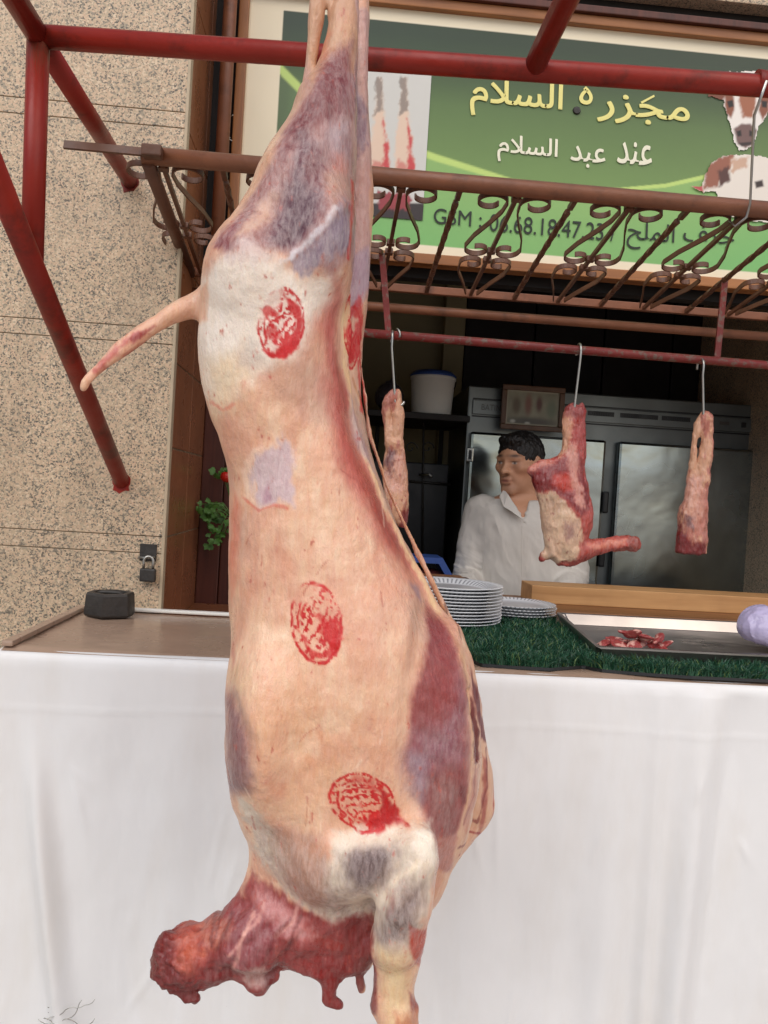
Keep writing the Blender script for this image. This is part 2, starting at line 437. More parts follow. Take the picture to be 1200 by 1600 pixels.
M = dict(
    granite=granite(),
    groove=pbr('grey_joint_mortar', (150, 132, 106), 0.8),
    red_plain=pbr('dark_red_pipe_paint', (142, 40, 28), 0.4, 0, 0.2, 7, 0.3, 45, 0.003, grime=(70, 34, 26), gs=12, gth=(0.52, 0.75), Specular_IOR_Level=0.3),
    rust=pbr('brown_rust_paint', (98, 62, 42), 0.5, 0, 0.25, 9, 0.3, 70, 0.003, grime=(72, 44, 30), gs=16),
    rust_hi=pbr('orange_brown_rail_paint', (124, 76, 50), 0.5, 0, 0.25, 9, 0.3, 70, 0.003, grime=(96, 58, 38), gs=14),
    worn=pbr('worn_red_rail_paint', (120, 38, 32), 0.45, 0, 0.2, 12, 0.5, 90, 0.003, grime=(112, 88, 76), gs=60, gth=(0.52, 0.6)),
    trim=pbr('granite_edge_trim', (186, 168, 140), 0.6, 0, 0.15, 20),
    tile=pbr('brown_wall_tile', (150, 96, 64), 0.3, 0, 0.2, 5, 0.1, 60, 0.002),
    darkwood=wood('dark_stained_wood', (58, 26, 18), (104, 52, 36), 'Z', 0.5),
    framewood=wood('varnished_orange_wood', (128, 78, 42), (186, 124, 70), 'Z', 0.45),
    framewoodx=wood('varnished_orange_wood_rail', (128, 78, 42), (186, 124, 70), 'X', 0.45),
    plank=wood('pale_pine_plank', (176, 126, 76), (216, 168, 112), 'X', 0.6, 0.8),
    board=wood('brown_table_wood', (120, 76, 44), (162, 112, 66), 'X', 0.5),
    block=wood('dark_butcher_block_wood', (62, 42, 30), (112, 76, 50), 'X', 0.6),
    vinyl=pbr('brown_glossy_oilcloth', (166, 140, 120), 0.24, 0, 0.12, 3, 0.3, 7, 0.012),
    iron=pbr('black_cast_iron', (48, 44, 40), 0.5, 0, 0.3, 20, 0.5, 60, 0.004),
    steelhook=steel('galvanised_hook_steel', (190, 188, 180), 0.3),
    steel=steel('brushed_fridge_steel', (170, 178, 176), 0.2),
    steel2=steel('dull_fridge_trim_steel', (124, 128, 126), 0.42),
    tray=steel('tray_aluminium', (196, 190, 184), 0.34),
    black=pbr('black_plastic', (24, 24, 25), 0.4, 0, 0.2),
    dark=pbr('dark_brown_panel', (26, 19, 14), 0.6, 0, 0.3, 4),
    beige=pbr('aged_cream_plaster', (158, 146, 112), 0.8, 0, 0.12, 3, 0.2, 40),
    floor=pbr('grey_floor_tile', (140, 132, 122), 0.5, 0, 0.15, 4),
    ceil=pbr('grey_ceiling_plaster', (120, 108, 90), 0.85, 0, 0.15, 3),
    ground=pbr('dusty_concrete', (182, 174, 166), 0.9, 0, 0.15, 2, 0.4, 30),
    white=pbr('white_plastic', (226, 224, 216), 0.4, 0, 0.06, 6, 0.05),
    blue=pbr('blue_plastic', (52, 82, 150), 0.4, 0, 0.12, 8, 0.05),
    porcelain=pbr('white_glazed_porcelain', (226, 228, 230), 0.15, 0, 0.03, 8, 0.02),
    bag=pbr('mauve_plastic_film', (186, 176, 208), 0.3, 0, 0.12, 12, 0.6, 25, 0.01),
    darkbag=pbr('dark_grey_plastic_film', (70, 64, 72), 0.35, 0, 0.2, 12, 0.6, 25, 0.01),
    flesh=flesh_mat('lamb_flesh', 0.36, sss=0.05, coat=0.06),
    cut=flesh_mat('cut_lamb_meat', 0.35, (90, 90, 20), 0.04, 0.2),
    skin=attr_mat('skin', 0.5, 0.05, 300, 0.04),
    hair=pbr('black_hair', (22, 18, 16), 0.5, 0, 0.4, 60, 0.8, 160, 0.004, stretch=(1, 1, 0.4)),
    shirt=pbr('white_cotton', (206, 201, 193), 0.8, 0, 0.04, 8, 0.1, 300, 0.002),
    button=pbr('pearl_button', (210, 208, 200), 0.3),
    trousers=pbr('dark_trousers', (40, 42, 50), 0.85),
    leaf=pbr('green_parsley_leaf', (74, 118, 46), 0.5, 0, 0.4, 40, 0.2, 90, Subsurface_Weight=0.0),
    stem=pbr('green_stem', (92, 128, 66), 0.5),
    redfruit=pbr('red_tomato_skin', (196, 40, 30), 0.3),
    yellow=pbr('yellow_sign_letters', (232, 222, 136), 0.5, 0, 0.04),
    cream=pbr('cream_sign_letters', (236, 232, 206), 0.5, 0, 0.04),
    ink=pbr('black_sign_letters', (30, 40, 26), 0.5),
    inkgrey=pbr('grey_label_letters', (80, 76, 70), 0.5),
    print=attr_mat('printed_vinyl', 0.42, 0.03, 60, 0.02),
    gold=pbr('dark_gilt_frame_wood', (96, 62, 34), 0.4, 0, 0.3, 20),
)

def dusty(m, name, rgb, amount):
    """the same paint with settled dust on whatever faces up"""
    m = m.copy(); m.name = name; nt_ = m.node_tree; b = nt_.nodes['Principled BSDF']; src = b.inputs['Base Color'].links[0].from_socket
    g = nt_.nodes.new('ShaderNodeNewGeometry'); sp = nt_.nodes.new('ShaderNodeSeparateXYZ'); nt_.links.new(g.outputs['Normal'], sp.inputs[0])
    nz = nt_.nodes.new('ShaderNodeTexNoise'); nz.inputs['Scale'].default_value = 26; nz.inputs['Detail'].default_value = 6
    a = nt_.nodes.new('ShaderNodeMath'); a.operation = 'MULTIPLY_ADD'; nt_.links.new(nz.outputs[0], a.inputs[0]); a.inputs[1].default_value = 0.5; nt_.links.new(sp.outputs[2], a.inputs[2])
    r = nt_.nodes.new('ShaderNodeMapRange'); nt_.links.new(a.outputs[0], r.inputs[0]); r.inputs[1].default_value = 0.75; r.inputs[2].default_value = 1.05; r.inputs[4].default_value = amount
    x = nt_.nodes.new('ShaderNodeMix'); x.data_type = 'RGBA'; nt_.links.new(r.outputs[0], x.inputs[0]); nt_.links.new(src, x.inputs[6]); x.inputs[7].default_value = (*L(rgb), 1)
    nt_.links.new(x.outputs[2], b.inputs['Base Color']); return m
M['red'] = dusty(M['red_plain'], 'dusty_red_pipe_paint', (96, 76, 58), 0.8)
M['rust_hi'] = dusty(M['rust_hi'], 'dusty_rail_paint', (104, 84, 66), 0.6)

def cloth_mat():
    t = NT('white_oilcloth'); c = L((232, 231, 229))
    n = t.noise(2.5, None, 5); col = t.ramp(n, [(0.3, dim(c, 0.93)), (0.7, c)])
    sp = t.ramp(t.noise(120, None, 2, 0.4), [(0.83, 0.0), (0.86, 0.35)]); col = t.mix(sp, col, L((140, 120, 100)))
    st = t.ramp(t.noise(6, t.mapping((1, 1, 0.25)), 5, 0.65), [(0.48, 0.0), (0.8, 0.32)]); col = t.mix(st, col, L((206, 194, 176)))
    nb = t.bump(t.noise(5, t.mapping((1, 1, 0.5)), 4), 0.35, 0.02); nb = t.bump(t.noise(900, None, 2), 0.05, 0.001, nb)
    return t.done(col, 0.42, 0, nb)
M['cloth'] = cloth_mat()

def turf_mat():
    t = NT('plastic_turf'); a = t.n('Attribute', attribute_name='Col'); return t.done(a.outputs['Color'], 0.4, 0, None)
M['turf'] = turf_mat()

def text_mesh(body, w_target, x, z, Y, mat, parent, name='lettering', bold=0.0, align_right=False, h_target=None, depth=0.0004, tilt=0.0, fat=0.0):
    cu = bpy.data.curves.new('t', 'FONT'); cu.body = body; cu.offset = bold; cu.extrude = 0.0
    o = bpy.data.objects.new('t', cu); me0 = bpy.data.meshes.new_from_object(o)
    bpy.data.objects.remove(o); bpy.data.curves.remove(cu)
    V = verts_of(me0); lo, hi = V.min(0), V.max(0); s = w_target / (hi[0] - lo[0]); sz = s if h_target is None else h_target / (hi[1] - lo[1])
    W = np.stack([(V[:, 0] - lo[0]) * s + x, np.full(len(V), Y), (V[:, 1] - lo[1]) * sz + z], 1)
    W[:, 2] += (W[:, 0] - x) * tilt
    me0.vertices.foreach_set('co', W.astype(np.float32).ravel()); me0.update()
    bm = bmesh.new(); bm.from_mesh(me0)
    ex = bmesh.ops.extrude_face_region(bm, geom=bm.faces[:])
    bmesh.ops.translate(bm, vec=(0, -depth, 0), verts=[v for v in ex['geom'] if isinstance(v, bmesh.types.BMVert)])
    bmesh.ops.recalc_face_normals(bm, faces=bm.faces)
    for f in bm.faces: f.smooth = False
    if fat > 0:
        base = bm.faces[:] + bm.edges[:] + bm.verts[:]
        for k, (dx, dz) in enumerate(((fat, 0), (fat * .6, fat * .7), (0, fat))):
            dp = bmesh.ops.duplicate(bm, geom=base)
            bmesh.ops.translate(bm, vec=(dx, -0.00013 * (k + 1), dz), verts=[v for v in dp['geom'] if isinstance(v, bmesh.types.BMVert)])
    bm.to_mesh(me0); bm.free(); me0.name = name
    return link(name, me0, mat, parent)

def panel(name, x0, x1, z0, z1, Y, res, paint, mat, parent, mask=None, thick=0.002):
    """flat printed sheet facing the street, coloured by paint(P)"""
    nx = max(2, int((x1 - x0) / res)); nz = max(2, int((z1 - z0) / res))
    X, Z = np.meshgrid(np.linspace(x0, x1, nx + 1), np.linspace(z0, z1, nz + 1)); X = X.ravel(); Z = Z.ravel()
    V = np.stack([X, np.full(len(X), Y), Z], 1)
    i = np.arange(nz)[:, None] * (nx + 1) + np.arange(nx)[None, :]
    q = np.stack([i, i + 1, i + nx + 2, i + nx + 1], -1).reshape(-1, 4)
    col = paint(V)
    if mask is not None:
        keep = mask(V); q = q[keep[q].all(1)]
        used = np.unique(q); rm = np.full(len(V), -1); rm[used] = np.arange(len(used)); q = rm[q]; V = V[used]; col = col[used]
    me = np_mesh(name, V, q, False); set_col(me, col)
    return link(name, me, mat, parent)

# ================================================================== SETTING
YC, YW, YS = 1.65, 2.19, 2.50                      # counter front, granite face, sign board
ZC = float(at(600, 1043, YC)[2])                  # counter top height
XJ = float(at(264, 700, YW)[0])                   # right edge of the granite pillar
XL = float(at(0, 1010, YC)[0])                    # left end of the counter
FLOOR_IN = 0.02
tag(MB().poly([(-60, -90, 0), (60, -90, 0), (60, 30, 0), (-60, 30, 0)]).build('ground', M['ground']), 'dusty concrete ground in front of the shop', None, None, 'structure')
tag(MB().box((XJ + 0.02, 2.0, 0.004), (3.2, 4.6, FLOOR_IN)).build('floor', M['floor']), 'tiled raised floor inside the shop', None, None, 'structure')
tag(MB().box((XJ - 0.1, 2.62, 2.62), (3.2, 4.72, 2.72)).build('ceiling', M['ceil']), 'dim plaster ceiling of the shop', None, None, 'structure')

# granite pillar wall with its joint bands
gw = thing('granite_wall', 'pink speckled granite clad wall left of the shop opening', 'wall', (-1.6, YW, 0))
m = MB(); ztops = []
bands = [(-1.0, 158), (0, 505), (0, 835)]
def zrow(py): return float(at(150, py, YW)[2])
js = sorted([zrow(163), zrow(188), zrow(505), zrow(530), zrow(833), zrow(860)])
edges = [0.0, 0.55] + js + [3.3]; prev = 0.0
for a, b in zip(edges, edges[1:]):
    m.box((-3.2, YW, a + 0.0012), (XJ, YW + 0.03, b - 0.0012), 0.0012)
m.build('cladding', M['granite'], gw)
MB().box((-3.2, YW + 0.004, 0), (XJ - 0.004, YW + 0.25, 3.3)).build('joint_mortar', M['groove'], gw)

# pale metal edge trim on the pillar, brown tiled jamb behind it
jm = thing('tiled_jamb', 'brown tiled side jamb of the shop opening right of the granite', 'door jamb', (XJ, YW, 0))
m = MB(); y0 = YW + 0.03
tz = [0.2, 0.72, 1.05] + sorted([float(at(290, y, 2.45)[2]) for y in (833, 706, 585)]) + [2.05, 2.38, 2.72, 3.05, 3.3]
tz = sorted(t for t in tz)
for a, b in zip(tz, tz[1:]):
    if b - a < 0.03: continue
    m.box((XJ - 0.02, y0, a + 0.002), (XJ, y0 + 0.28, b - 0.002), 0.002); m.box((XJ - 0.02, y0 + 0.284, a + 0.002), (XJ, 2.77, b - 0.002), 0.002)
m.build('tiles', M['tile'], jm)
MB().box((XJ - 0.2, YW + 0.252, 0), (XJ - 0.003, 2.77, 3.3)).build('mortar_bed', M['groove'], jm)
MB().box((XJ - 0.005, YW - 0.003, 0.9), (XJ + 0.003, YW + 0.029, 3.3), 0.002).build('edge_trim', M['trim'], jm)
# sill behind the counter and dark wooden panelling
tag(MB().box((XJ + 0.001, YW + 0.01, ZC - 0.14), (-0.06, 2.765, ZC - 0.05), 0.004).build('window_sill', M['tile']), 'low brown tiled sill behind the counter at left', 'sill')
wp = thing('wooden_panelling', 'dark reddish brown boarded wooden panel at the back of the left recess', 'wood panel', (XJ, 2.8, 0))
m = MB(); xx = XJ - 0.15
for k in range(7): m.box((xx, 2.77, 0.2), (xx + 0.073, 2.80, 2.6), 0.004); xx += 0.075
m.build('boards', M['darkwood'], wp)
MB().box((XJ - 0.16, 2.798, 0.2), (xx, 2.83, 2.6)).build('backing', M['dark'], wp)
# interior walls
tag(MB().box((xx - 0.03, 2.832, FLOOR_IN), (xx, 4.5, 2.62)).build('side_wall', M['beige']), 'aged cream plaster side wall inside the shop behind the carcass', 'wall')
YB = 4.25
bw = thing('back_wall', 'aged cream plaster back wall behind the bucket and fridge', 'wall', (1, YB, 0))
MB().box((xx, YB, FLOOR_IN), (3.2, YB + 0.12, 2.62)).build('plaster', M['beige'], bw)
pcol = at(692, 560, YB - 0.1); pcol2 = at(724, 560, YB - 0.1)
MB().box((pcol[0], YB - 0.1, FLOOR_IN), (pcol2[0], YB - 0.001, 2.62), 0.004).build('pilaster', M['beige'], bw)
m = MB(); x0 = float(pcol2[0]) + 0.01
for k in range(6): m.box((x0 + k * 0.36, YB - 0.06, 1.6), (x0 + k * 0.36 + 0.352, YB - 0.002, 2.6), 0.004)
tag(m.build('dark_wall_panels', M['dark']), 'dark brown wall panels above the steel fridge', 'wall panel')
XR = float(at(1193, 800, 3.45)[0])
tag(MB().box((XR, 2.7, FLOOR_IN), (XR + 0.2, YB - 0.07, 2.62), 0.003).build('granite_side_wall', M['granite']), 'speckled granite inner side wall at the right beyond the fridge', 'wall')

# facade behind the sign
SGL = float(at(381, 180, YS)[0]); SG_IN = float(at(438, 100, YS)[0])
SG_TOP = float(at(800, 42, YS)[2]); SG_GT = float(at(800, 50, YS)[2])
SG_BOT = float(at(800, 412, YS)[2])
ZT_W = float(at(1000, 20, YS)[2])                                  # top of white band
fcd = thing('facade_lintel', 'brown painted facade strip and granite lintel behind the shop sign', 'lintel', (0.6, 2.62, 2.2))
MB().box((XJ - 0.02, 2.56, SG_BOT - 0.05), (3.2, 2.61, 3.3)).build('backing_wall', M['dark'], fcd)
MB().box((SGL - 0.05, 2.50, ZT_W + 0.062), (3.2, 2.559, 3.3), 0.003).build('granite_band', M['granite'], fcd)
c1 = at(357, 60, 2.42)
tag(MB().tube([(c1[0], 2.42, 2.02), (c1[0], 2.42, 3.3)], 0.019, 14).build('drain_pipe', M['rust_hi']), 'thin brown vertical pipe between steel post and shop sign', 'pipe')
for (px, py, rpx, tx) in ((357, 42, 16, 'topmost wire loop behind the left edge of the shop sign'), (357, 197, 17, 'thin wire loop behind the sign edge just above the rusty rail'), (352, 232, 17, 'thin wire loop behind the sign edge close to the rusty rail'), (345, 330, 22, 'lowest and largest wire loop behind the left edge of the sign')):
    c = at(px + 8, py, 2.45); r = rpx * 2.45 / F_PX
    tag(MB().tube([c + np.array([-r * math.sin(t) * 0.8, 0.01 * t, r * math.cos(t)]) for t in np.linspace(0.1, 3.0, 16)], 0.0016, 6).build('loose_wire', M['steelhook']), tx, 'wire', 'loose wire loops by the sign')

# ================================================================== SIGN
ZB = SG_BOT
def P2(pts, Y=YS): return np.array([at(x, y, Y)[[0, 2]] for x, y in pts])
sg = thing('shop_sign', 'long green butcher shop sign with yellow Arabic lettering above the opening', 'sign', (1.0, YS, ZB))
SX1 = float(at(1290, 200, YS)[0])
zg0 = float(at(800, 394, YS)[2]); zg1 = float(at(800, 53, YS)[2]); zw1 = float(at(800, 32, YS)[2])
def sign_paint(V):
    P = V[:, [0, 2]]; n = len(V); t = (V[:, 2] - zg0) / (zg1 - zg0)
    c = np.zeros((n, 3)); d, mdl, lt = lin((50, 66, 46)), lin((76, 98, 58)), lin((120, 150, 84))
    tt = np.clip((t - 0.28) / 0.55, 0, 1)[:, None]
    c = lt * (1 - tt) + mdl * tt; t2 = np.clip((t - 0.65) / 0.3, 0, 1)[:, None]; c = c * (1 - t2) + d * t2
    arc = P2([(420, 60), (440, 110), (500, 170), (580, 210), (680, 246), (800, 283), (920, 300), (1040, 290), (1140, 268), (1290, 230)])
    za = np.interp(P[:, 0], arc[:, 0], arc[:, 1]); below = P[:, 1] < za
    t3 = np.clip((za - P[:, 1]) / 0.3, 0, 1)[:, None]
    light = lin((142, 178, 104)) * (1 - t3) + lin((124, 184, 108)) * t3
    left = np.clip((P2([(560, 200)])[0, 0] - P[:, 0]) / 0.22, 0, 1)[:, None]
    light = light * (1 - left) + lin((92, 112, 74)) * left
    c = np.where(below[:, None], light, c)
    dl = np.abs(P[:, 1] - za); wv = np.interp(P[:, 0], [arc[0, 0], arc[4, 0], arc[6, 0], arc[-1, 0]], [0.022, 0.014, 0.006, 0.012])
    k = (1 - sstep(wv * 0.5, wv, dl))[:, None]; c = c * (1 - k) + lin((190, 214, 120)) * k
    white = (V[:, 0] < SG_IN) | (V[:, 2] > zg1) | (V[:, 2] < zg0)
    c[white] = lin((238, 226, 196))
    c *= (0.95 + 0.1 * fbm(V, 5, 3, 3))[:, None]; c = 0.8 * (c / 0.8) ** 1.03
    return c
zwb = float(at(800, 410, YS)[2])
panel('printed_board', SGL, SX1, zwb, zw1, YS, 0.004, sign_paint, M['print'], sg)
MB().box((SGL + 0.001, YS + 0.001, zwb + 0.001), (SX1, YS + 0.03, zw1 - 0.001)).build('board_back', M['dark'], sg)
fwid = 0.028
MB().box((SGL - fwid, YS - 0.022, zwb - fwid), (SGL, YS + 0.03, zw1 + fwid), 0.003).build('frame_stile', M['framewood'], sg)
MB().box((SGL + 0.0005, YS - 0.022, zw1), (SX1, YS + 0.03, zw1 + fwid), 0.003).build('frame_rail', M['framewoodx'], sg)
MB().box((SGL + 0.0005, YS - 0.022, zwb - fwid * 1.1), (SX1, YS + 0.03, zwb), 0.003).build('frame_rail', M['framewoodx'], sg)
MB().box((SX1, YS - 0.022, zwb - fwid), (SX1 + fwid, YS + 0.03, zw1 + fwid), 0.003).build('frame_stile', M['framewood'], sg)
MB().box((SGL - 0.02, YS - 0.035, zw1 + fwid + 0.001), (SX1, YS + 0.03, zw1 + fwid + 0.022), 0.003).build('top_moulding', M['darkwood'], sg)
# lettering (shaped Arabic forms in visual order)
def word(body, pxl, pxr, pyb, pyt, mat, bold=0.0, fat=0.0):
    a = at(pxl, pyb, YS); b = at(pxr, pyb, YS); c = at(pxl, pyt, YS)
    z = float((a[2] + at(pxr, pyb + 0.097 * (pxr - pxl), YS)[2]) / 2)
    return text_mesh(body, float(b[0] - a[0]), float(a[0]), z, YS - 0.003, mat, sg, bold=bold, fat=fat, h_target=float(c[2] - a[2]))
rev = lambda s: s[::-1]
word(rev('\uFE8D\uFEDF\uFEB4\uFEFC\uFEE1'), 733, 876, 180, 118, M['yellow'], fat=0.0030)
word(rev('\uFEE3\uFEA0\uFEB0\uFEAD'), 932, 1075, 190, 146, M['yellow'], fat=0.0030)
word('\uFE93', 904, 925, 163, 124, M['yellow'], 0.012)
word(rev('\uFE8D\uFEDF\uFEB4\uFEFC\uFEE1'), 776, 869, 252, 210, M['cream'], fat=0.0018)
word(rev('\uFECB\uFE92\uFEAA'), 890, 944, 260, 228, M['cream'], fat=0.0018)
word(rev('\uFECB\uFEE8\uFEAA'), 963, 1017, 255, 221, M['cream'], fat=0.0018)
def serif_text(body, pxl, pxr, pyb, pyt): return word(body, pxl, pxr, pyb, pyt, M['ink'], 0.0)
serif_text('GSM :', 677, 752, 349, 325)
serif_text('06.68.18.47.23 /', 764, 962, 360, 333)
word(rev('\uFE8D\uFEDF\uFEE4\uFEE0\uFEA2'), 978, 1052, 388, 345, M['ink'])
word(rev('\uFE9F\uFEAE\uFED1'), 1066, 1146, 384, 350, M['ink'])
sc_ = at(901, 173, YS)
MB().tube([sc_ + (0, -0.006, 0), sc_ + (0, 0.001, 0)], [0.010, 0.013], 16).build('fixing_screw', M['iron'], sg)
# small tick over the title
tk = [at(x, y, YS - 0.003) for x, y in ((1001, 159), (1022, 148), (1023, 151), (1003, 162))]
MB().poly(tk).build('lettering', M['yellow'], sg)

class Pic:
    def __init__(s, V, base): s.V = V; s.P = V[:, [0, 2]].astype(float); s.c = np.tile(lin(base), (len(V), 1)); s.f = fbm(V, (90, 1, 60), 4, 3)
    def poly(s, pts, rgb, soft=0.004, rag=0.0, a=1.0):
        d = poly_sd(s.P, P2(pts)) + (s.f - 0.5) * rag; k = ((1 - sstep(-soft, soft, d)) * a)[:, None]; s.c = s.c * (1 - k) + lin(rgb) * k
# photo of hung legs on the sign
def legs_pic(V):
    p = Pic(V, (206, 204, 196))
    for o in (0, 38):
        p.poly([(590 + o, 122), (597 + o, 122), (599 + o, 170), (606 + o, 220), (609 + o, 262), (606 + o, 290), (576 + o, 290), (578 + o, 240), (584 + o, 190)], (224, 196, 172), 0.006, 0.02)
        p.poly([(588 + o, 122), (597 + o, 122), (598 + o, 172), (586 + o, 180)], (120, 112, 106), 0.006, 0.03, 0.8)
        p.poly([(598 + o, 185), (606 + o, 225), (609 + o, 264), (600 + o, 290), (596 + o, 268), (601 + o, 235)], (198, 70, 70), 0.006, 0.02)
        p.poly([(582 + o, 250), (600 + o, 258), (598 + o, 275), (580 + o, 272)], (196, 90, 84), 0.006, 0.02, 0.7)
    p.poly([(560, 318), (664, 318), (664, 350), (560, 350)], (52, 42, 40))
    p.poly([(590, 300), (640, 304), (640, 330), (592, 326)], (150, 60, 64), 0.006, 0.03)
    return p.c
q0 = at(545, 150, YS); q1 = at(678, 140, YS); q2 = at(660, 345, YS); q3 = at(678, 118, YS)
panel('printed_photo', float(q0[0]), float(q2[0]), float(q2[2]), float(q3[2]), YS - 0.003, 0.003, legs_pic, M['print'], sg)
cow = [(1106, 112), (1222, 112), (1222, 152), (1204, 158), (1198, 180), (1184, 202), (1178, 224), (1168, 236), (1154, 236), (1146, 222), (1141, 200), (1133, 178), (1129, 158), (1106, 152)]
def cow_pic(V):
    p = Pic(V, (236, 228, 218))
    p.poly([(1104, 110), (1131, 118), (1133, 150), (1128, 160), (1104, 154)], (120, 66, 44), 0.005, 0.008)
    p.poly([(1201, 118), (1225, 110), (1225, 154), (1206, 158), (1200, 150)], (120, 66, 44), 0.005, 0.008)
    p.poly([(1130, 140), (1144, 146), (1147, 172), (1142, 186), (1133, 176)], (134, 76, 50), 0.005, 0.01)
    p.poly([(1188, 146), (1202, 142), (1200, 176), (1190, 190), (1185, 172)], (134, 76, 50), 0.005, 0.01)
    p.poly([(1154, 120), (1180, 120), (1180, 160), (1176, 184), (1160, 184), (1154, 160)], (160, 98, 68), 0.006, 0.014)
    p.poly([(1146, 202), (1158, 194), (1172, 194), (1182, 204), (1176, 226), (1164, 232), (1152, 226)], (112, 84, 78), 0.005, 0.006)
    p.poly([(1150, 206), (1157, 204), (1158, 213), (1152, 214)], (30, 22, 20), 0.003); p.poly([(1170, 204), (1178, 207), (1175, 214), (1170, 213)], (30, 22, 20), 0.003)
    p.poly([(1153, 224), (1176, 222), (1172, 227), (1158, 229)], (50, 36, 34), 0.003)
    p.poly([(1135, 159), (1144, 157), (1146, 167), (1138, 169)], (26, 18, 16), 0.003); p.poly([(1189, 158), (1198, 159), (1197, 169), (1190, 168)], (26, 18, 16), 0.003)
    return p.c
def outline(pts, rag=0.012):
    return lambda V: poly_sd(V[:, [0, 2]].astype(float), P2(pts)) + (fbm(V, 80, 3, 9) - 0.5) * rag < 0
def boundp(pts):
    q = P2(pts); return q[:, 0].min(), q[:, 0].max(), q[:, 1].min(), q[:, 1].max()
panel('printed_cow', *boundp(cow), YS - 0.003, 0.0025, cow_pic, M['print'], sg, outline(cow))
ram = [(1076, 292), (1096, 290), (1104, 262), (1118, 248), (1140, 242), (1175, 242), (1220, 250), (1240, 290), (1236, 330), (1200, 350), (1160, 345), (1140, 338), (1122, 318), (1116, 300), (1098, 302)]
def ram_pic(V):
    p = Pic(V, (230, 220, 206))
    p.poly([(1104, 262), (1122, 246), (1144, 243), (1138, 268), (1118, 292), (1097, 298)], (150, 92, 70), 0.006, 0.02)
    p.poly([(1076, 292), (1096, 290), (1098, 302)], (186, 80, 76), 0.004)
    p.poly([(1120, 268), (1136, 262), (1140, 282), (1124, 292)], (84, 50, 42), 0.006, 0.015)
    p.poly([(1140, 250), (1168, 246), (1166, 262), (1144, 270)], (196, 150, 118), 0.006, 0.02, 0.8)
    p.poly([(1178, 285), (1190, 282), (1192, 292), (1180, 295)], (50, 36, 32), 0.004)
    p.poly([(1140, 330), (1165, 326), (1170, 345), (1150, 346)], (168, 130, 116), 0.006)
    return p.c
panel('printed_sheep', *boundp(ram), YS - 0.005, 0.0025, ram_pic, M['print'], sg, outline(ram))

# ================================================================== RED PIPE FRAME
rf = thing('pipe_frame', 'dark red painted steel pipe frame fixed to the granite wall', 'pipe frame', (at(60, 58, 1.5)))
PR = 0.0198; Yp = 1.5
A = at(60, 57, Yp); Bp = at(1260, 139, Yp); Bp = Bp + (Bp - A) * 0.7
MB().tube([A, Bp], PR, 20).build('front_rail', M['red'], rf)
W1 = at(203, 283, YW); MB().tube([A + (W1 - A) * 0.015, W1], PR * 0.98, 20).build('wall_stub', M['red'], rf)
MB().lathe([(0.0, 0), (PR * 1.25, 0), (PR * 1.1, 0.006), (PR * 0.9, 0.008)], (0, 0, 0), 20)
A2 = A + np.array([-0.002, -0.75, 0.01]); MB().tube([A - (0, 0.01, 0), A2], PR * 0.98, 20).build('side_rail', M['red'], rf)
Cr = at(834, 106, Yp); MB().tube([Cr - (0, 0.005, 0), Cr + np.array([0.0, -0.75, 0.01])], PR * 0.98, 20).build('side_rail', M['red'], rf)
Bk = at(50, 412, Yp); W2 = at(190, 752, YW)
MB().tube([A - (0.0, 0, 0.004), Bk], PR * 0.96, 20).build('upright', M['red'], rf)
MB().tube([Bk + (Bk - W2) * 0.75, W2], PR, 20).build('brace', M['red'], rf)
for q, rr in ((W1, 1.3), (W2, 1.2)):
    m = MB(); pts_ = []
    for k in range(22):      # uneven collar of paint where the pipe enters the stone
        an = 2 * math.pi * k / 22; rad = PR * (1.12 + 0.12 * random.random() + (0.55 * random.random() if math.sin(an) < -0.75 else 0)); pts_.append((q[0] + rad * math.cos(an), q[2] + rad * math.sin(an)))
    m.prism(pts_, YW - 0.0012, YW - 0.0002); m.build('paint_splash', M['red'], rf)
# clamp and long hanger rod at the right
ck = at(1192, 130, Yp)
hr = thing('hanger_rod', 'thin steel hanger rod hooked from the red pipe down to the rusty rail', 'hanger', ck)
MB().tube([ck + (-0.014, 0, 0), ck + (0.014, 0, 0)], PR + 0.0025, 18).build('clamp', M['red'], hr)
e = at(1172, 318, 1.775)
pth = [ck + (-0.008, -0.03, -0.01), ck + (-0.012, 0.0, -0.06), e, e + np.array([-0.006, 0.0, -0.03]), e + np.array([-0.02, 0.02, -0.045]), e + np.array([-0.030, 0.03, -0.030])]
MB().tube(pth, 0.0027, 10).build('rod', M['steelhook'], hr)

# ================================================================== RUSTY GRILLE
YG0, YG1 = 1.80, 2.38
g0 = at(222, 246, YG0); g1 = at(1270, 331, YG0)
zg = (g0[2] + g1[2]) / 2; GX0 = float(g0[0]); GX1 = float(g1[0]) + 0.45; drop = 0.085
gr = thing('iron_grille', 'rusty brown wrought iron grille with scrolls sloping from the front rail to the facade', 'grille', (GX0, YG0, zg))
MB().tube([(GX0, YG0, zg), (GX1, YG0, zg)], 0.0185, 16).build('front_rail', M['rust_hi'], gr)
sl_dir = np.array([0, YG1 - YG0, -drop]); SLn = float(np.linalg.norm(sl_dir)); sv = sl_dir / SLn
nrm = np.array([0, drop, YG1 - YG0]) / SLn
def gp(x, v): return np.array([x, YG0, zg - 0.012]) + sl_dir * v
MB().box((GX0, YG1 - 0.006, zg - drop - 0.018), (GX1, YG1 + 0.012, zg - drop + 0.004), 0.002).build('back_rail', M['rust_hi'], gr)
MB().tube([(GX0, YG1 + 0.03, zg - drop - 0.058), (GX1, YG1 + 0.03, zg - drop - 0.058)], 0.0135, 12).build('back_rail', M['rust_hi'], gr)
m = MB(); m.tube([gp(GX0 + 0.012, 0.0), gp(GX0 + 0.012, 1.0)], 0.015, 12); m.build('end_strut', M['rust'], gr)
p0 = at(100, 226, YG0 - 0.02); p1 = at(250, 240, YG0 - 0.02)
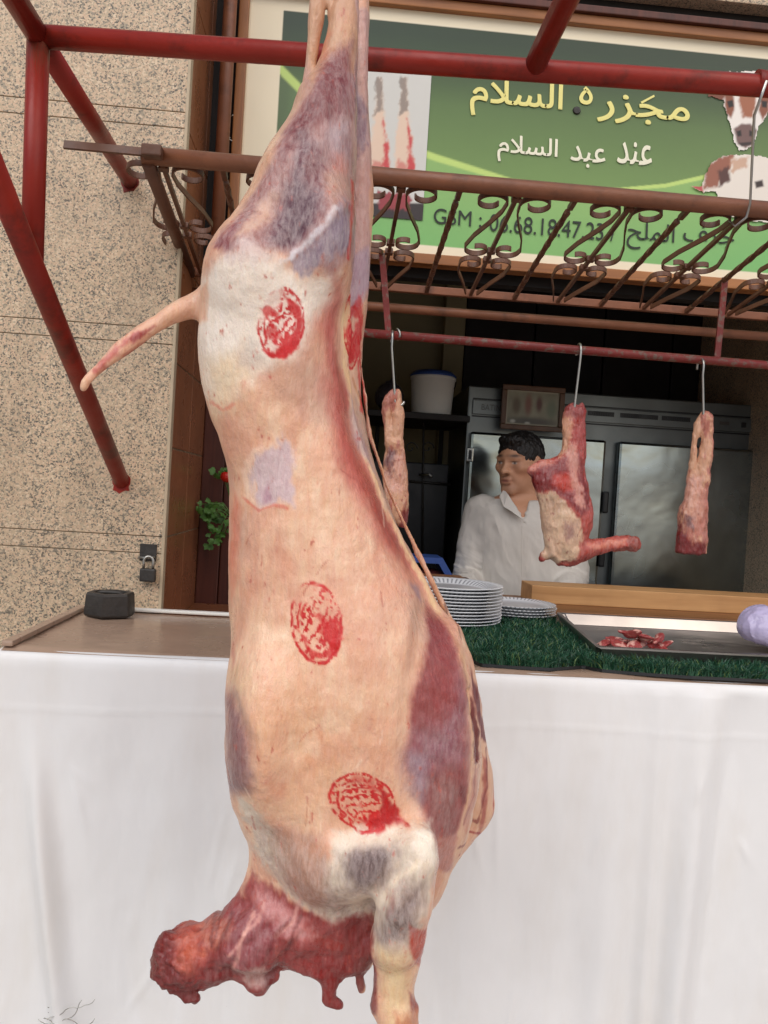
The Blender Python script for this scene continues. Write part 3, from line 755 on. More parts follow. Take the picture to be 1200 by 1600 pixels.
MB().tube([p0, p0 + (p1 - p0) * 0.15, p1], 1, 4, flat=(0.018, 0.006, (0, 0.3, 1))).build('end_lug', M['rust'], gr)
MB().box(p1 - np.array([0.035, 0.02, 0.012]), p1 + np.array([0.006, 0.03, 0.012]), 0.003).build('rail_cap', M['rust'], gr)
x_first = float(at(628, 290, YG0)[0]); step = float(at(810, 305, YG0)[0] - x_first) / 2
def spiral(cx, cv, r0_, turns, a0, sgn, n=22):
    return [(cx + (r0_ * (1 - 0.5 * i / n)) * math.cos(a0 + sgn * turns * 2 * math.pi * i / n), cv + (r0_ * (1 - 0.5 * i / n)) * math.sin(a0 + sgn * turns * 2 * math.pi * i / n)) for i in range(n + 1)]
def strip(mb, uv, x, lift=0.0):
    mb.tube([gp(x + u, 0) + sv * v_ + nrm * lift for u, v_ in uv], 1, 4, flat=(0.0125, 0.0038, tuple(nrm)))
for k in range(-5, 13):
    x = x_first + k * step
    if x < GX0 + 0.02 or x > GX1 - 0.01: continue
    if k % 2:            # twisted square bar
        m = MB(); n = 40
        pts = [gp(x, i / n) for i in range(n + 1)]
        bm = m.bm; rings = []
        for i, p in enumerate(pts):
            an = i * 0.42 if 3 < i < n - 3 else 0; ring = []
            for c_, s_ in ((1, 1), (1, -1), (-1, -1), (-1, 1)):
                u = 0.0055 * (c_ * math.cos(an) - s_ * math.sin(an)); v_ = 0.0055 * (c_ * math.sin(an) + s_ * math.cos(an))
                ring.append(bm.verts.new(Vector(p + np.array([u, 0, 0]) + nrm * v_)))
            rings.append(ring)
        for ra, rb in zip(rings, rings[1:]):
            for j in range(4): bm.faces.new((ra[j], ra[(j + 1) % 4], rb[(j + 1) % 4], rb[j]))
        m.build('twisted_bar', M['rust'], gr)
    else:
        m = MB(); m.tube([gp(x, 0), gp(x, 1)], 1, 4, flat=(0.009, 0.009, tuple(nrm)))
        m.build('bar', M['rust'], gr)
        h = SLn
        for s_ in (-1, 1):
            top = spiral(s_ * 0.052, 0.042, 0.038, 0.95, math.pi if s_ > 0 else 0.0, s_)[::-1]
            mid = spiral(s_ * 0.036, h * 0.5 - 0.01, 0.032, 0.85, 0.0 if s_ > 0 else math.pi, s_)
            body = [(s_ * 0.018, 0.085), (s_ * 0.034, 0.14), (s_ * 0.058, 0.21), (s_ * 0.070, 0.27)]
            m = MB(); strip(m, top + body + mid, x); m.build('scroll', M['rust'], gr)
            low = spiral(s_ * 0.036, h * 0.5 + 0.07, 0.030, 0.85, 0.0 if s_ > 0 else math.pi, -s_)[::-1]
            lowb = [(s_ * 0.066, h * 0.64), (s_ * 0.062, h * 0.72), (s_ * 0.036, h * 0.85), (s_ * 0.016, h * 0.97)]
            m = MB(); strip(m, low + lowb, x); m.build('scroll', M['rust'], gr)
        for vv in (0.0, 0.46, 0.55):
            c = gp(x, 0) + sv * (h * vv + 0.02); m = MB(); m.tube([c - sv * 0.008, c + sv * 0.008], 1, 4, flat=(0.013, 0.020, tuple(nrm))); m.build('collar', M['rust'], gr)

# ================================================================== MEAT RAIL AND HOOKS
YM = 2.15
ra = at(470, 512, YM); rb = at(1290, 578, YM); rb = rb + (rb - ra) * 0.25
mr = thing('meat_rail', 'thin worn red meat rail hung under the rusty grille', 'rail', (ra + rb) / 2)
MB().tube([ra, rb], 0.0115, 14).build('rail', M['worn'], mr)
for (tx, ty, bx, by) in ((597, 396, 607, 522), (1133, 434, 1120, 562)):
    t_ = at(tx, ty, YM); b_ = at(bx, by, YM); MB().tube([t_, b_], 1, 4, flat=(0.016, 0.006, (1, 0, 0))).build('hanger_strap', M['worn'], mr)
def hook(px, py0, pxb, pyb, label, lean=0.0):
    a = at(px, py0, YM); b = at(pxb, pyb, YM - 0.005)
    h = thing('meat_hook', label, 'hook', b, 'steel hooks on the red meat rail')
    top = [a + np.array([0, 0.020 * math.cos(t), 0.004 + 0.020 * math.sin(t)]) for t in np.linspace(-0.3, math.pi, 10)]
    low = [b + np.array([0.012 * (1 - math.cos(t)), -0.004, -0.014 * math.sin(t)]) for t in np.linspace(0, math.pi * 0.95, 9)]
    MB().tube(top + [a + np.array([0, -0.018, -0.02])] + low, 0.0032, 8).build('hook', M['steelhook'], h)
    o = [c for c in h.children][0]; bpy.data.objects.remove(h)
    o.parent = None; o.matrix_parent_inverse = Matrix.Identity(4); o.name = 'meat_hook'
    return tag(o, label, 'hook', 'steel hooks on the red meat rail')
hook(612, 532, 617, 625, 'steel hook holding the shank beside the carcass')
hook(904, 552, 896, 642, 'steel hook holding the big shoulder cut in front of the man')
hook(1094, 575, 1098, 650, 'steel hook holding the shank in front of the right fridge door')
s0 = at(622, 524, YM)
o = MB().tube([s0 + np.array([0.004 * math.cos(t * 2), -0.014 * math.cos(t), 0.016 * math.sin(t)]) for t in np.linspace(-0.5, 3.9, 16)], 0.0028, 8).build('meat_hook', M['steelhook'])
tag(o, 'small empty wire hook looped on the rail beside the red strap', 'hook', 'steel hooks on the red meat rail')
#@@PART2
# ================================================================== COUNTER
CXR = 2.3
ct = thing('counter', 'long masonry shop counter across the opening under white and brown oilcloth', 'counter', (0.5, YC, 0))
MB().box((XL + 0.012, YC + 0.012, 0.0), (CXR, YW - 0.004, ZC - 0.012), 0.01).build('counter_base', M['beige'], ct)
MB().box((XJ + 0.62, YW - 0.003, 0.0), (CXR, 2.80, ZC - 0.012), 0.004).build('counter_back', M['board'], ct)
# white cloth hanging down the front with soft folds
xs_ = np.linspace(XL - 0.004, CXR, 520); zs_ = np.linspace(0.04, 1.0, 190)
x1192 = float(at(1192, 1080, YC)[0])
rc_ = np.random.default_rng(3)
CREASE = [(x, t, x + dx, t + dt, am) for x, t, dx, dt, am in zip(rc_.uniform(-.6, .9, 34), rc_.uniform(.03, .8, 34), rc_.normal(0, .05, 34), rc_.uniform(.04, .3, 34), rc_.uniform(.0012, .0042, 34))]
def fold(X, T):
    """T = 0 at the top edge .. 1 at the hem; how far the cloth swings out"""
    f = 0.010 * T ** 0.8 * np.sin(X * 5.1 + 0.7 * np.sin(3 * X)) + 0.005 * T * np.sin(X * 13 + 2.2 * T)
    f = f + 0.034 * T ** 0.5 * np.exp(-((X - (x1192 - 0.12 - 0.05 * T)) / 0.035) ** 2) - 0.016 * T ** 0.5 * np.exp(-((X - (x1192 - 0.05)) / 0.03) ** 2)
    f = f + 0.022 * np.exp(-((X - (XL + 0.05 + 0.16 * T)) / 0.022) ** 2) * sstep(0.05, 0.4, T) * (1 - sstep(0.5, 0.95, T))
    f = f + 0.022 * T ** 0.6 * np.exp(-((X - (x1192 - 0.30)) / 0.045) ** 2) + 0.016 * T ** 0.5 * np.exp(-((X - (x1192 - 0.215)) / 0.02) ** 2)
    f = f * 1.5
    for (xa_, ta_, xb_, tb_, am) in CREASE:
        e = np.array([xb_ - xa_, tb_ - ta_]); u = np.clip(((X - xa_) * e[0] + (T - ta_) * e[1]) / (e @ e), 0, 1)
        dd = np.hypot(X - xa_ - u * e[0], T - ta_ - u * e[1]); f = f + am * np.exp(-(dd / 0.007) ** 2) * np.sin(np.pi * np.clip(u, .04, .96))
    f = f + 0.004 * np.sin(X * 31 + 4 * np.sin(X * 3.1)) * T ** 0.5 + 0.0012 * np.exp(-((T - 0.085 - 0.004 * np.sin(X * 9)) / 0.004) ** 2)
    return f
prof = [(0.0, 0.05, 0.0), (0.0, 0.022, 0.0), (0.0, 0.008, -0.002), (-0.004, -0.001, -0.007), (-0.006, -0.006, -0.016)]
rows = []
for (dy, yy, dz) in [(0, 0.030, 0.0), (0, 0.014, -0.0005), (0, 0.004, -0.004), (0, -0.001, -0.010), (0, -0.003, -0.020)]:
    rows.append(np.stack([xs_, np.full_like(xs_, YC + yy), np.full_like(xs_, ZC + dz)], 1))
for t in np.linspace(0, 1, 150)[1:]:
    z = ZC - 0.02 - t * (ZC - 0.08); rows.append(np.stack([xs_, YC - 0.004 - np.maximum(fold(xs_, np.full_like(xs_, t)), -0.012), np.full_like(xs_, z)], 1))
V = np.concatenate(rows); V[:, 1] -= (fbm(V, (9, 9, 4), 4, 2) - 0.5) * 0.010 * np.clip((ZC - V[:, 2]) / 0.15, 0, 1)
nx = len(xs_); i = np.arange(len(rows) - 1)[:, None] * nx + np.arange(nx - 1)[None, :]
q = np.stack([i, i + nx, i + nx + 1, i + 1], -1).reshape(-1, 4)
o = link('front_cloth', np_mesh('front_cloth', V, q), M['cloth'])
tag(o, 'white oilcloth hanging down the front of the counter behind the carcass', 'oilcloth')
# side fall of the cloth at the left end
V2 = []; ys2 = np.linspace(YC - 0.004, YW - 0.008, 40)
for t in np.linspace(0, 1, 60):
    z = ZC - 0.004 - t * (ZC - 0.06); V2.append(np.stack([np.full_like(ys2, XL - 0.004) - 0.004 * np.sin(ys2 * 22) * t, ys2, np.full_like(ys2, z)], 1))
V2 = np.concatenate(V2); i = np.arange(59)[:, None] * 40 + np.arange(39)[None, :]
o2 = link('side_fall', np_mesh('side_fall', V2, np.stack([i, i + 1, i + 41, i + 40], -1).reshape(-1, 4)), M['cloth'], o)
# brown oilcloth on top
xs2 = np.linspace(XL, CXR, 260); ys3 = np.linspace(YC + 0.006, YW - 0.006, 50)
X, Y = np.meshgrid(xs2, ys3); V3 = np.stack([X.ravel(), Y.ravel(), np.full(X.size, ZC + 0.002)], 1)
V3[:, 2] += (fbm(V3, (5, 9, 1), 3, 4) - 0.5) * 0.006 - 0.006 * (1 - sstep(0.0, 0.02, V3[:, 1] - YC - 0.006)); V3[:, 2] = np.maximum(V3[:, 2], ZC - 0.003)
i = np.arange(49)[:, None] * 260 + np.arange(259)[None, :]
o = link('top_cloth', np_mesh('top_cloth', V3, np.stack([i, i + 1, i + 261, i + 260], -1).reshape(-1, 4)), M['vinyl'])
tag(o, 'shiny brown oilcloth covering the counter top at left', 'oilcloth')
MB().box((XL + 0.005, YW - 0.022, ZC + 0.0045), (XJ + 0.3, YW - 0.001, ZC + 0.013), 0.003).build('edge_strip', M['white'], o)
MB().box((XL - 0.002, YC + 0.01, ZC + 0.0045), (XL + 0.02, YW - 0.024, ZC + 0.016), 0.004).build('edge_strip', M['vinyl'], o)
# back board (raised wooden table edge) that carries the plank
YPL = 2.66
tag(MB().box((float(at(660, 940, 2.6)[0]), 2.50, ZC + 0.004), (CXR, 2.86, ZC + 0.020), 0.004).build('work_board', M['board']), 'brown wooden work board along the back of the counter', 'board')
pa = at(831, 922, YPL); pb_ = at(831, 948, YPL)
zp = ZC + 0.0205
m = MB(); m.box((float(pa[0]), YPL, zp), (CXR, YPL + 0.15, float(zp + 0.058)), 0.003)
tag(m.build('pine_plank', M['plank']), 'thick pale pine plank lying along the back of the counter', 'plank')
# dark butcher block at the left of the man
k0 = at(650, 905, 2.72); k1 = at(741, 905, 2.72)
bl = thing('chopping_block', 'dark brown wooden chopping block in front of the man beside the plates', 'chopping block', (float(k0[0]), 2.7, ZC))
MB().box((float(k0[0]), 2.56, ZC + 0.0205), (float(k1[0]), 2.85, ZC + 0.075), 0.006).build('block', M['block'], bl)
MB().box((float(k0[0]) + 0.02, 2.60, ZC + 0.0755), (float(k1[0]) - 0.03, 2.82, ZC + 0.083), 0.003).build('worn_top', M['board'], bl)

# ------------------------------------------------------------------ artificial turf
tg = thing('turf_mat', 'dark green artificial grass mat lying on the right of the counter', 'artificial grass', (0.6, YC, ZC))
fr = [at(x, y, YC)[0] for x, y in ((735, 1040), (760, 1050), (850, 1058), (1000, 1066), (1300, 1086))]
def turf_front(x):
    xa = [float(atz(px, py, ZC + 0.006)[0]) for px, py in ((728, 1028), (750, 1040), (790, 1043), (860, 1047), (912, 1043), (940, 1049), (1013, 1055), (1133, 1063), (1200, 1068), (1300, 1076))]
    ya = [float(atz(px, py, ZC + 0.006)[1]) for px, py in ((728, 1028), (750, 1040), (790, 1043), (860, 1047), (912, 1043), (940, 1049), (1013, 1055), (1133, 1063), (1200, 1068), (1300, 1076))]
    return np.interp(x, xa, ya)
tx0 = float(atz(690, 1010, ZC)[0]); tx1 = 1.32
xx_ = np.linspace(tx0, tx1, 120); yf = np.maximum(turf_front(xx_), YC + 0.008)
m = MB()
for a, b, ya, yb in zip(xx_, xx_[1:], yf, yf[1:]):
    v = [m.bm.verts.new(p) for p in ((a, ya, ZC + 0.0105), (b, yb, ZC + 0.0105), (b, 2.49, ZC + 0.0105), (a, 2.49, ZC + 0.0105), (a, ya - 0.001, ZC + 0.004), (b, yb - 0.001, ZC + 0.004))]
    m.bm.faces.new(v[:4]); m.bm.faces.new((v[4], v[5], v[1], v[0]))
m.build('rubber_backing', M['black'], tg)
N = 52000
bx = RNG.uniform(tx0, 1.325, N); by = np.maximum(turf_front(bx), YC + 0.008) + RNG.uniform(0.002, 1, N) ** 1.6 * 0.78
_fl = atz(932, 1012, ZC + 0.044); _bl = atz(870, 958, ZC + 0.044); _k = (_bl[0] - _fl[0]) / (_bl[1] - _fl[1])
intray = (by > _fl[1] + 0.004) & (bx > _fl[0] + 0.006 + _k * (by - _fl[1]))
_c1 = atz(708, 985, ZC + 0.016); _c2 = at(803, 960, 2.36)
onplate = (np.hypot(bx - _c1[0], by - at(708, 960, 2.17)[1]) < 0.105) | (np.hypot(bx - _c2[0], by - 2.36) < 0.09)
ok = (by < 2.48) & ~intray & ~onplate; bx, by = bx[ok], by[ok]; N = len(bx)
an = RNG.uniform(0, 2 * np.pi, N); ln = RNG.uniform(0.010, 0.024, N); wd = RNG.uniform(0.0008, 0.0014, N)
clump = fbm(np.stack([bx, by, 0 * bx], 1), 40, 2, 7); ln *= 0.6 + 0.9 * clump
lx = RNG.normal(0, 0.008, N) + (fbm(np.stack([bx, by, 0 * bx + 3], 1), 25, 2, 9) - 0.5) * 0.03; ly = RNG.normal(-0.002, 0.008, N)
B0 = np.stack([bx, by, np.full(N, ZC + 0.0105)], 1); wv = np.stack([np.cos(an) * wd, np.sin(an) * wd, 0 * wd], 1)
mid = B0 + np.stack([lx * 0.35, ly * 0.35, ln * 0.65], 1); tip = B0 + np.stack([lx, ly, ln], 1)
V = np.concatenate([B0 - wv, B0 + wv, mid + wv * 0.9, mid - wv * 0.9, tip + wv * 0.2, tip - wv * 0.2]); I = np.arange(N)
q = np.concatenate([np.stack([I, I + N, I + 2 * N, I + 3 * N], 1), np.stack([I + 3 * N, I + 2 * N, I + 4 * N, I + 5 * N], 1)])
me = np_mesh('grass_blades', V, q, False)
sh = RNG.uniform(0, 1, N) * 0.6 + clump * 0.4
c = lin((20, 50, 40)) * (1 - sh[:, None]) + lin((52, 102, 72)) * sh[:, None]; yl = RNG.random(N) < 0.08; c[yl] = lin((96, 120, 66))
set_col(me, np.tile(c, (6, 1)))
o = link('grass_blades', me, M['turf'], tg); o['kind'] = 'stuff'

# ------------------------------------------------------------------ plates
def plate_mat():
    t = NT('white_porcelain_lace_rim'); g = t.n('Separate' + 'XYZ'); t.l(t.co, g.inputs[0])
    rr = t.n('Math', operation='POWER'); x2 = t.n('Math', operation='MULTIPLY'); t.l(g.outputs[0], x2.inputs[0]); t.l(g.outputs[0], x2.inputs[1])
    y2 = t.n('Math', operation='MULTIPLY'); t.l(g.outputs[1], y2.inputs[0]); t.l(g.outputs[1], y2.inputs[1])
    sm = t.n('Math', operation='ADD'); t.l(x2.outputs[0], sm.inputs[0]); t.l(y2.outputs[0], sm.inputs[1])
    sq = t.n('Math', operation='SQRT'); t.l(sm.outputs[0], sq.inputs[0])
    an_ = t.n('Math', operation='ARCTAN2'); t.l(g.outputs[1], an_.inputs[0]); t.l(g.outputs[0], an_.inputs[1])
    mu = t.n('Math', operation='MULTIPLY'); t.l(an_.outputs[0], mu.inputs[0]); mu.inputs[1].default_value = 60
    sn = t.n('Math', operation='SINE'); t.l(mu.outputs[0], sn.inputs[0])
    band = t.ramp(sq.outputs[0], [(0.0, 0.0), (0.098, 0.0), (0.102, 1.0), (0.126, 1.0), (0.129, 0.0)])
    dots = t.ramp(sn.outputs[0], [(0.1, 0.0), (0.5, 1.0)])
    k = t.n('Math', operation='MULTIPLY'); t.l(band, k.inputs[0]); t.l(dots, k.inputs[1])
    col = t.mix(k.outputs[0], L((226, 228, 230)), L((160, 162, 166)))
    well = t.ramp(sq.outputs[0], [(0.085, 1.0), (0.096, 0.0)])
    k2 = t.n('Math', operation='MULTIPLY'); t.l(well, k2.inputs[0]); k2.inputs[1].default_value = 0.5
    col = t.mix(k2.outputs[0], col, L((120, 112, 108)))
    return t.done(col, 0.16)
M['plate'] = plate_mat()
def plate_mesh(Rr, name='plate'):
    m = MB(); s = Rr / 0.135
    prof = [(0, 0.004), (0.085, 0.004), (0.096, 0.006), (0.110, 0.0125), (0.130, 0.0165), (0.135, 0.0175), (0.136, 0.0165), (0.135, 0.0152), (0.112, 0.010), (0.098, 0.002), (0.09, 0.0), (0, 0.0)]
    m.lathe([(r * s, z) for r, z in prof], (0, 0, 0), 72)
    bmesh.ops.recalc_face_normals(m.bm, faces=m.bm.faces); me = bpy.data.meshes.new(name); m.bm.to_mesh(me); m.bm.free(); return me
big = plate_mesh(0.142); big.materials.append(M['plate']); small = plate_mesh(0.118); small.materials.append(M['plate'])
zturf = ZC + 0.016
def stack(me, cx, cy, n, dz, group, texts):
    for k in range(n):
        o = bpy.data.objects.new('plate', me); COL.objects.link(o)
        o.location = (cx + random.uniform(-.002, .002), cy + random.uniform(-.002, .002), zturf + k * dz); o.rotation_euler = (0, 0, random.uniform(0, 6))
        tag(o, texts(k, n), 'plate', group)
def lab(kind):
    def f(k, n):
        if k == n - 1: return 'white lace rimmed plate on top of the %s plate stack' % kind
        if k == 0: return 'white plate at the very bottom of the %s plate stack' % kind
        return 'white plate in the middle of the %s plate stack' % kind
    return f
ctr = atz(708, 985, zturf); stack(big, float(ctr[0]), float(at(708, 960, 2.17)[1]), 12, 0.0082, 'tall stack of white plates', lab('tall'))
c2 = at(803, 960, 2.36); stack(small, float(c2[0]), 2.36, 4, 0.0082, 'short stack of white plates', lab('short'))

# ------------------------------------------------------------------ tray with meat trimmings
fl = atz(932, 1012, zturf + 0.028); bl_ = atz(870, 958, zturf + 0.028); frt = atz(1215, 1024, zturf + 0.028)
ty0, ty1 = float(fl[1]), float(min(bl_[1], 2.47))
sk = (float(bl_[0]) - float(fl[0])) / (float(bl_[1]) - float(fl[1]))
TX0 = float(fl[0]); TX1 = TX0 + 0.62
tr = thing('metal_tray', 'shallow aluminium tray with meat trimmings on the turf mat', 'tray', (TX0, ty0, zturf))
def tp(u, v, z): return Vector((TX0 + u + sk * (v), ty0 + v, zturf + z))
D_ = ty1 - ty0; Wd = TX1 - TX0
m = MB(); bm = m.bm
def loop(ins, z): return [bm.verts.new(tp(u, v, z)) for u, v in ((ins, ins), (Wd - ins, ins), (Wd - ins, D_ - ins), (ins, D_ - ins))]
loops = [loop(0.0, 0.026), loop(0.0, 0.030), loop(0.008, 0.031), loop(0.011, 0.029), loop(0.026, 0.003), loop(0.03, 0.002)]
for a, b in zip(loops, loops[1:]):
    for k in range(4): bm.faces.new((a[k], a[(k + 1) % 4], b[(k + 1) % 4], b[k]))
bm.faces.new(loops[-1])
outer = [loop(0.012, 0.0005), loops[0]]
for k in range(4): bm.faces.new((outer[0][k], outer[0][(k + 1) % 4], loops[0][(k + 1) % 4], loops[0][k]))
bmesh.ops.bevel(bm, geom=[e for e in bm.edges if abs(e.verts[0].co.z - e.verts[1].co.z) > 0.01], offset=0.01, segments=3, affect='EDGES')
m.build('pan', M['tray'], tr)

def conv_plane(Y):
    f = lambda px: np.array([at(x, y, Y)[[0, 2]] for x, y in px]); f.scale = Y / F_PX; return f

def lump_mesh(seed, r, sq=(1, 0.8, 0.6)):
    rs = np.random.default_rng(seed)
    s = SDF((-0.06, -0.06, -0.05), (0.06, 0.06, 0.05), 0.0035)
    for k in range(5):
        s.ell(rs.normal(0, 0.4, 3) * r * np.array(sq), rs.uniform(0.45, 0.9, 3) * r * np.array(sq), 0.006)
    V, q = s.quads(); me = refine(V, q, 1); smooth_on(me); push(me, (fbm(verts_of(me), 90, 3, seed) - 0.5) * 0.008)
    V = verts_of(me); f = fbm(V, 55, 3, seed + 3); g = sstep(0.5, 0.6, f)[:, None]
    c = lin((150, 48, 46)) * (1 - g) + lin((214, 160, 146)) * g; set_col(me, c, np.full(len(V), 0.15)); me.materials.append(M['cut']); return me
lumps = [lump_mesh(40 + k, 0.020) for k in range(4)]
sp = [(948, 1001), (962, 996), (975, 1002), (985, 990), (1000, 1003), (1006, 992), (1018, 1001), (1030, 995), (1042, 1003), (968, 1006), (992, 1007), (1026, 1007), (992, 985)]
sd_ = ['leftmost red meat scrap lying on the tray', 'pinkish meat scrap second from the left of the tray heap', 'red meat scrap low at the front of the tray heap', 'pale fatty meat scrap behind the tray heap',
       'dark meat scrap in the middle front of the heap', 'meat scrap leaning in the middle of the tray heap', 'meat scrap right of the middle of the heap', 'upright meat scrap near the right of the heap',
       'rightmost red meat scrap of the tray heap', 'flat meat scrap nearest the front rim at left', 'flat meat scrap nearest the front rim at centre', 'flat meat scrap nearest the front rim at right', 'topmost pinkish meat scrap crowning the tray heap']
for k, ((px, py), tx) in enumerate(zip(sp, sd_)):
    z = zturf + 0.012 + (0.02 if k in (3, 5, 7) else 0.0) + (0.034 if k == 12 else 0.0)
    p = atz(px, py + 2, z); o = bpy.data.objects.new('meat_scrap', lumps[k % 4]); COL.objects.link(o)
    o.location = p; o.rotation_euler = (random.uniform(-.5, .5), random.uniform(-.5, .5), random.uniform(0, 6)); o.scale = (1.15, 0.95, 0.6)
    tag(o, tx, 'meat', 'meat trimmings on the tray')

# mauve plastic bag at the right edge
s = SDF((-0.16, -0.14, -0.02), (0.16, 0.14, 0.16), 0.005)
s.ell((0, 0, 0.045), (0.115, 0.08, 0.05), 0.02).ell((-0.05, 0.01, 0.06), (0.06, 0.06, 0.05), 0.02).cone([(0.04, 0, 0.08), (0.07, 0, 0.125)], [0.04, 0.02], 0.02)
V, q = s.quads(); me = refine(V, q, 1); smooth_on(me); Vv = verts_of(me)
push(me, (np.abs(fbm(Vv, (16, 16, 9), 3, 3) - 0.5)) * -0.035 + 0.005)
o = link('plastic_bag', me, M['bag']); pb2 = atz(1240, 1010, zturf + 0.03); o.location = (float(pb2[0]), float(pb2[1]) + 0.06, zturf + 0.020); o.scale = (0.85, 0.85, 0.85)
tag(o, 'crumpled mauve plastic bag at the right end of the tray', 'bag')

# ------------------------------------------------------------------ small things on and near the counter at the left
# octagonal iron weight
wt = atz(171, 962, ZC + 0.004)
s_ = thing('iron_weight', 'old black six sided iron scale weight on the counter by the granite', 'weight', (float(wt[0]), float(wt[1]) - 0.03, ZC + 0.004))
rw = 0.060; m = MB(); rings = []
cx, cy = float(wt[0]), min(float(wt[1]) - 0.0, YW - 0.075)
for r, z in ((rw * 0.97, 0.0), (rw * 1.03, 0.005), (rw * 0.98, 0.052), (rw * 0.93, 0.058), (rw * 0.72, 0.058), (rw * 0.68, 0.050)):
    rings.append([m.bm.verts.new((cx + r * math.cos(k * math.pi / 3 + 0.45), cy + r * 0.95 * math.sin(k * math.pi / 3 + 0.45), ZC + 0.005 + z)) for k in range(6)])
for a, b in zip(rings, rings[1:]):
    for k in range(6): m.bm.faces.new((a[k], a[(k + 1) % 6], b[(k + 1) % 6], b[k]))
m.bm.faces.new(rings[-1]); m.bm.faces.new(list(reversed(rings[0])))
m.build('weight', M['iron'], s_)
MB().tube([(cx - 0.035, cy, ZC + 0.055), (cx - 0.02, cy, ZC + 0.062), (cx + 0.02, cy, ZC + 0.062), (cx + 0.035, cy, ZC + 0.055)], 0.005, 8).build('ring_handle', M['iron'], s_)
# padlock on a hasp
pk = at(231, 898, YW - 0.018)
pl = thing('padlock', 'dark grey padlock hanging from a steel hasp on the granite corner', 'padlock', pk)
MB().box(pk + (-0.020, -0.009, -0.018), pk + (0.020, 0.009, 0.016), 0.004).build('lock_body', M['iron'], pl)
MB().tube([pk + (-0.012, 0, 0.015), pk + (-0.012, 0, 0.030)] + [pk + (-0.012 * math.cos(t), 0, 0.034 + 0.013 * math.sin(t)) for t in np.linspace(0.1, 3.04, 12)] + [pk + (0.012, 0, 0.030), pk + (0.012, 0, 0.015)], 0.0036, 10).build('shackle', M['steelhook'], pl)
hp = thing('hasp_plate', 'small dark steel hasp plate screwed on the granite above the padlock', 'hasp', pk)
hz = at(232, 868, YW)
MB().box((float(hz[0]) - 0.022, YW - 0.004, float(hz[2]) - 0.014), (float(XJ) - 0.016, YW - 0.0005, float(hz[2]) + 0.030), 0.001).build('plate', M['iron'], hp)
MB().tube([(float(hz[0]) - 0.024, YW - 0.006, pk[2] + 0.042), (pk[0], pk[1] + 0.006, pk[2] + 0.043), (float(XJ) - 0.02, YW - 0.006, pk[2] + 0.046)], 0.003, 8).build('staple', M['steelhook'], hp)
# wire tangle at the lower left of the cloth
w0 = at(75, 1585, YC - 0.02); m = MB()
for k in range(5):
    p = w0 + np.array([random.uniform(-.02, .0), -0.003 * k, random.uniform(-.01, .02)]); pts = [p]; d = np.array([0.008, 0, -0.003])
    for j in range(14):
        a_ = random.uniform(-.5, .5); d = np.array([d[0] * math.cos(a_) - d[2] * math.sin(a_), 0, d[0] * math.sin(a_) + d[2] * math.cos(a_)]); p = p + d * 0.9; pts.append(p)
    m.tube(pts, 0.0008, 5)
tag(m.build('wire_scrap', M['steelhook']), 'tangled scrap of thin grey wire low on the white cloth at left', 'wire')

# parsley bunch on the wooden panel and a red tomato above it
pp = at(342, 805, 2.70)
pb = thing('parsley_bunch', 'bunch of fresh green parsley hung before the dark wooden panel', 'herb', pp)
m = MB(); ms = MB()
def leaf(m, p, sz, d, up_):
    d = Vector(d).normalized(); side = d.cross(Vector(up_)).normalized(); n_ = side.cross(d)
    for lo_, ang, sc in ((0, 0, 1.0), (0.1, 0.75, 0.75), (0.1, -0.75, 0.75)):
        dd = (d * math.cos(ang) + side * math.sin(ang)); ss = dd.cross(n_); L_ = sz * sc
        b = Vector(p) + d * sz * lo_
        pts = [(0, 0), (0.35, 0.26), (0.55, 0.22), (0.7, 0.34), (0.8, 0.18), (1.0, 0.0), (0.8, -0.18), (0.7, -0.34), (0.55, -0.22), (0.35, -0.26)]
        vs_ = [m.bm.verts.new(b + dd * (u * L_) + ss * (v * L_) + n_ * (0.12 * L_ * (abs(v) * 2 - u * u))) for u, v in pts]
        try: m.bm.faces.new(vs_)
        except ValueError: pass
for k in range(70):
    if k < 42: c0 = at(332, 803, 2.68) + np.array([random.gauss(0, 0.022), random.gauss(0, 0.02), random.gauss(0, 0.02)])
    elif k < 62: c0 = at(342, 838, 2.67) + np.array([random.gauss(0, 0.014), random.gauss(0, 0.015), random.gauss(0, 0.016)])
    else: c0 = at(347, 742, 2.69) + np.array([random.gauss(0, 0.012), random.gauss(0, 0.01), random.gauss(0, 0.008)])
    leaf(m, c0, random.uniform(0.016, 0.028), (random.uniform(-1, .6), random.uniform(-.9, .3), random.uniform(-.9, .6)), (random.uniform(-.4, .4), -1, 0.4))
    if k % 4 == 0: ms.tube([c0, (c0 + pp) / 2 + np.array([0.02, 0.01, 0.02]), pp + np.array([0.05, 0.02, -0.01])], 0.0014, 6)
m.build('leaves', M['leaf'], pb); ms.build('stalks', M['stem'], pb)
tm = at(354, 745, 2.66)
t_ = MB().lathe([(0, -0.018), (0.009, -0.0165), (0.018, -0.0075), (0.020, 0.0015), (0.0165, 0.012), (0.0075, 0.016), (0, 0.0135)], tm, 24).build('tomato', M['redfruit'])
tag(t_, 'small red tomato among the leaves above the parsley bunch', 'tomato')

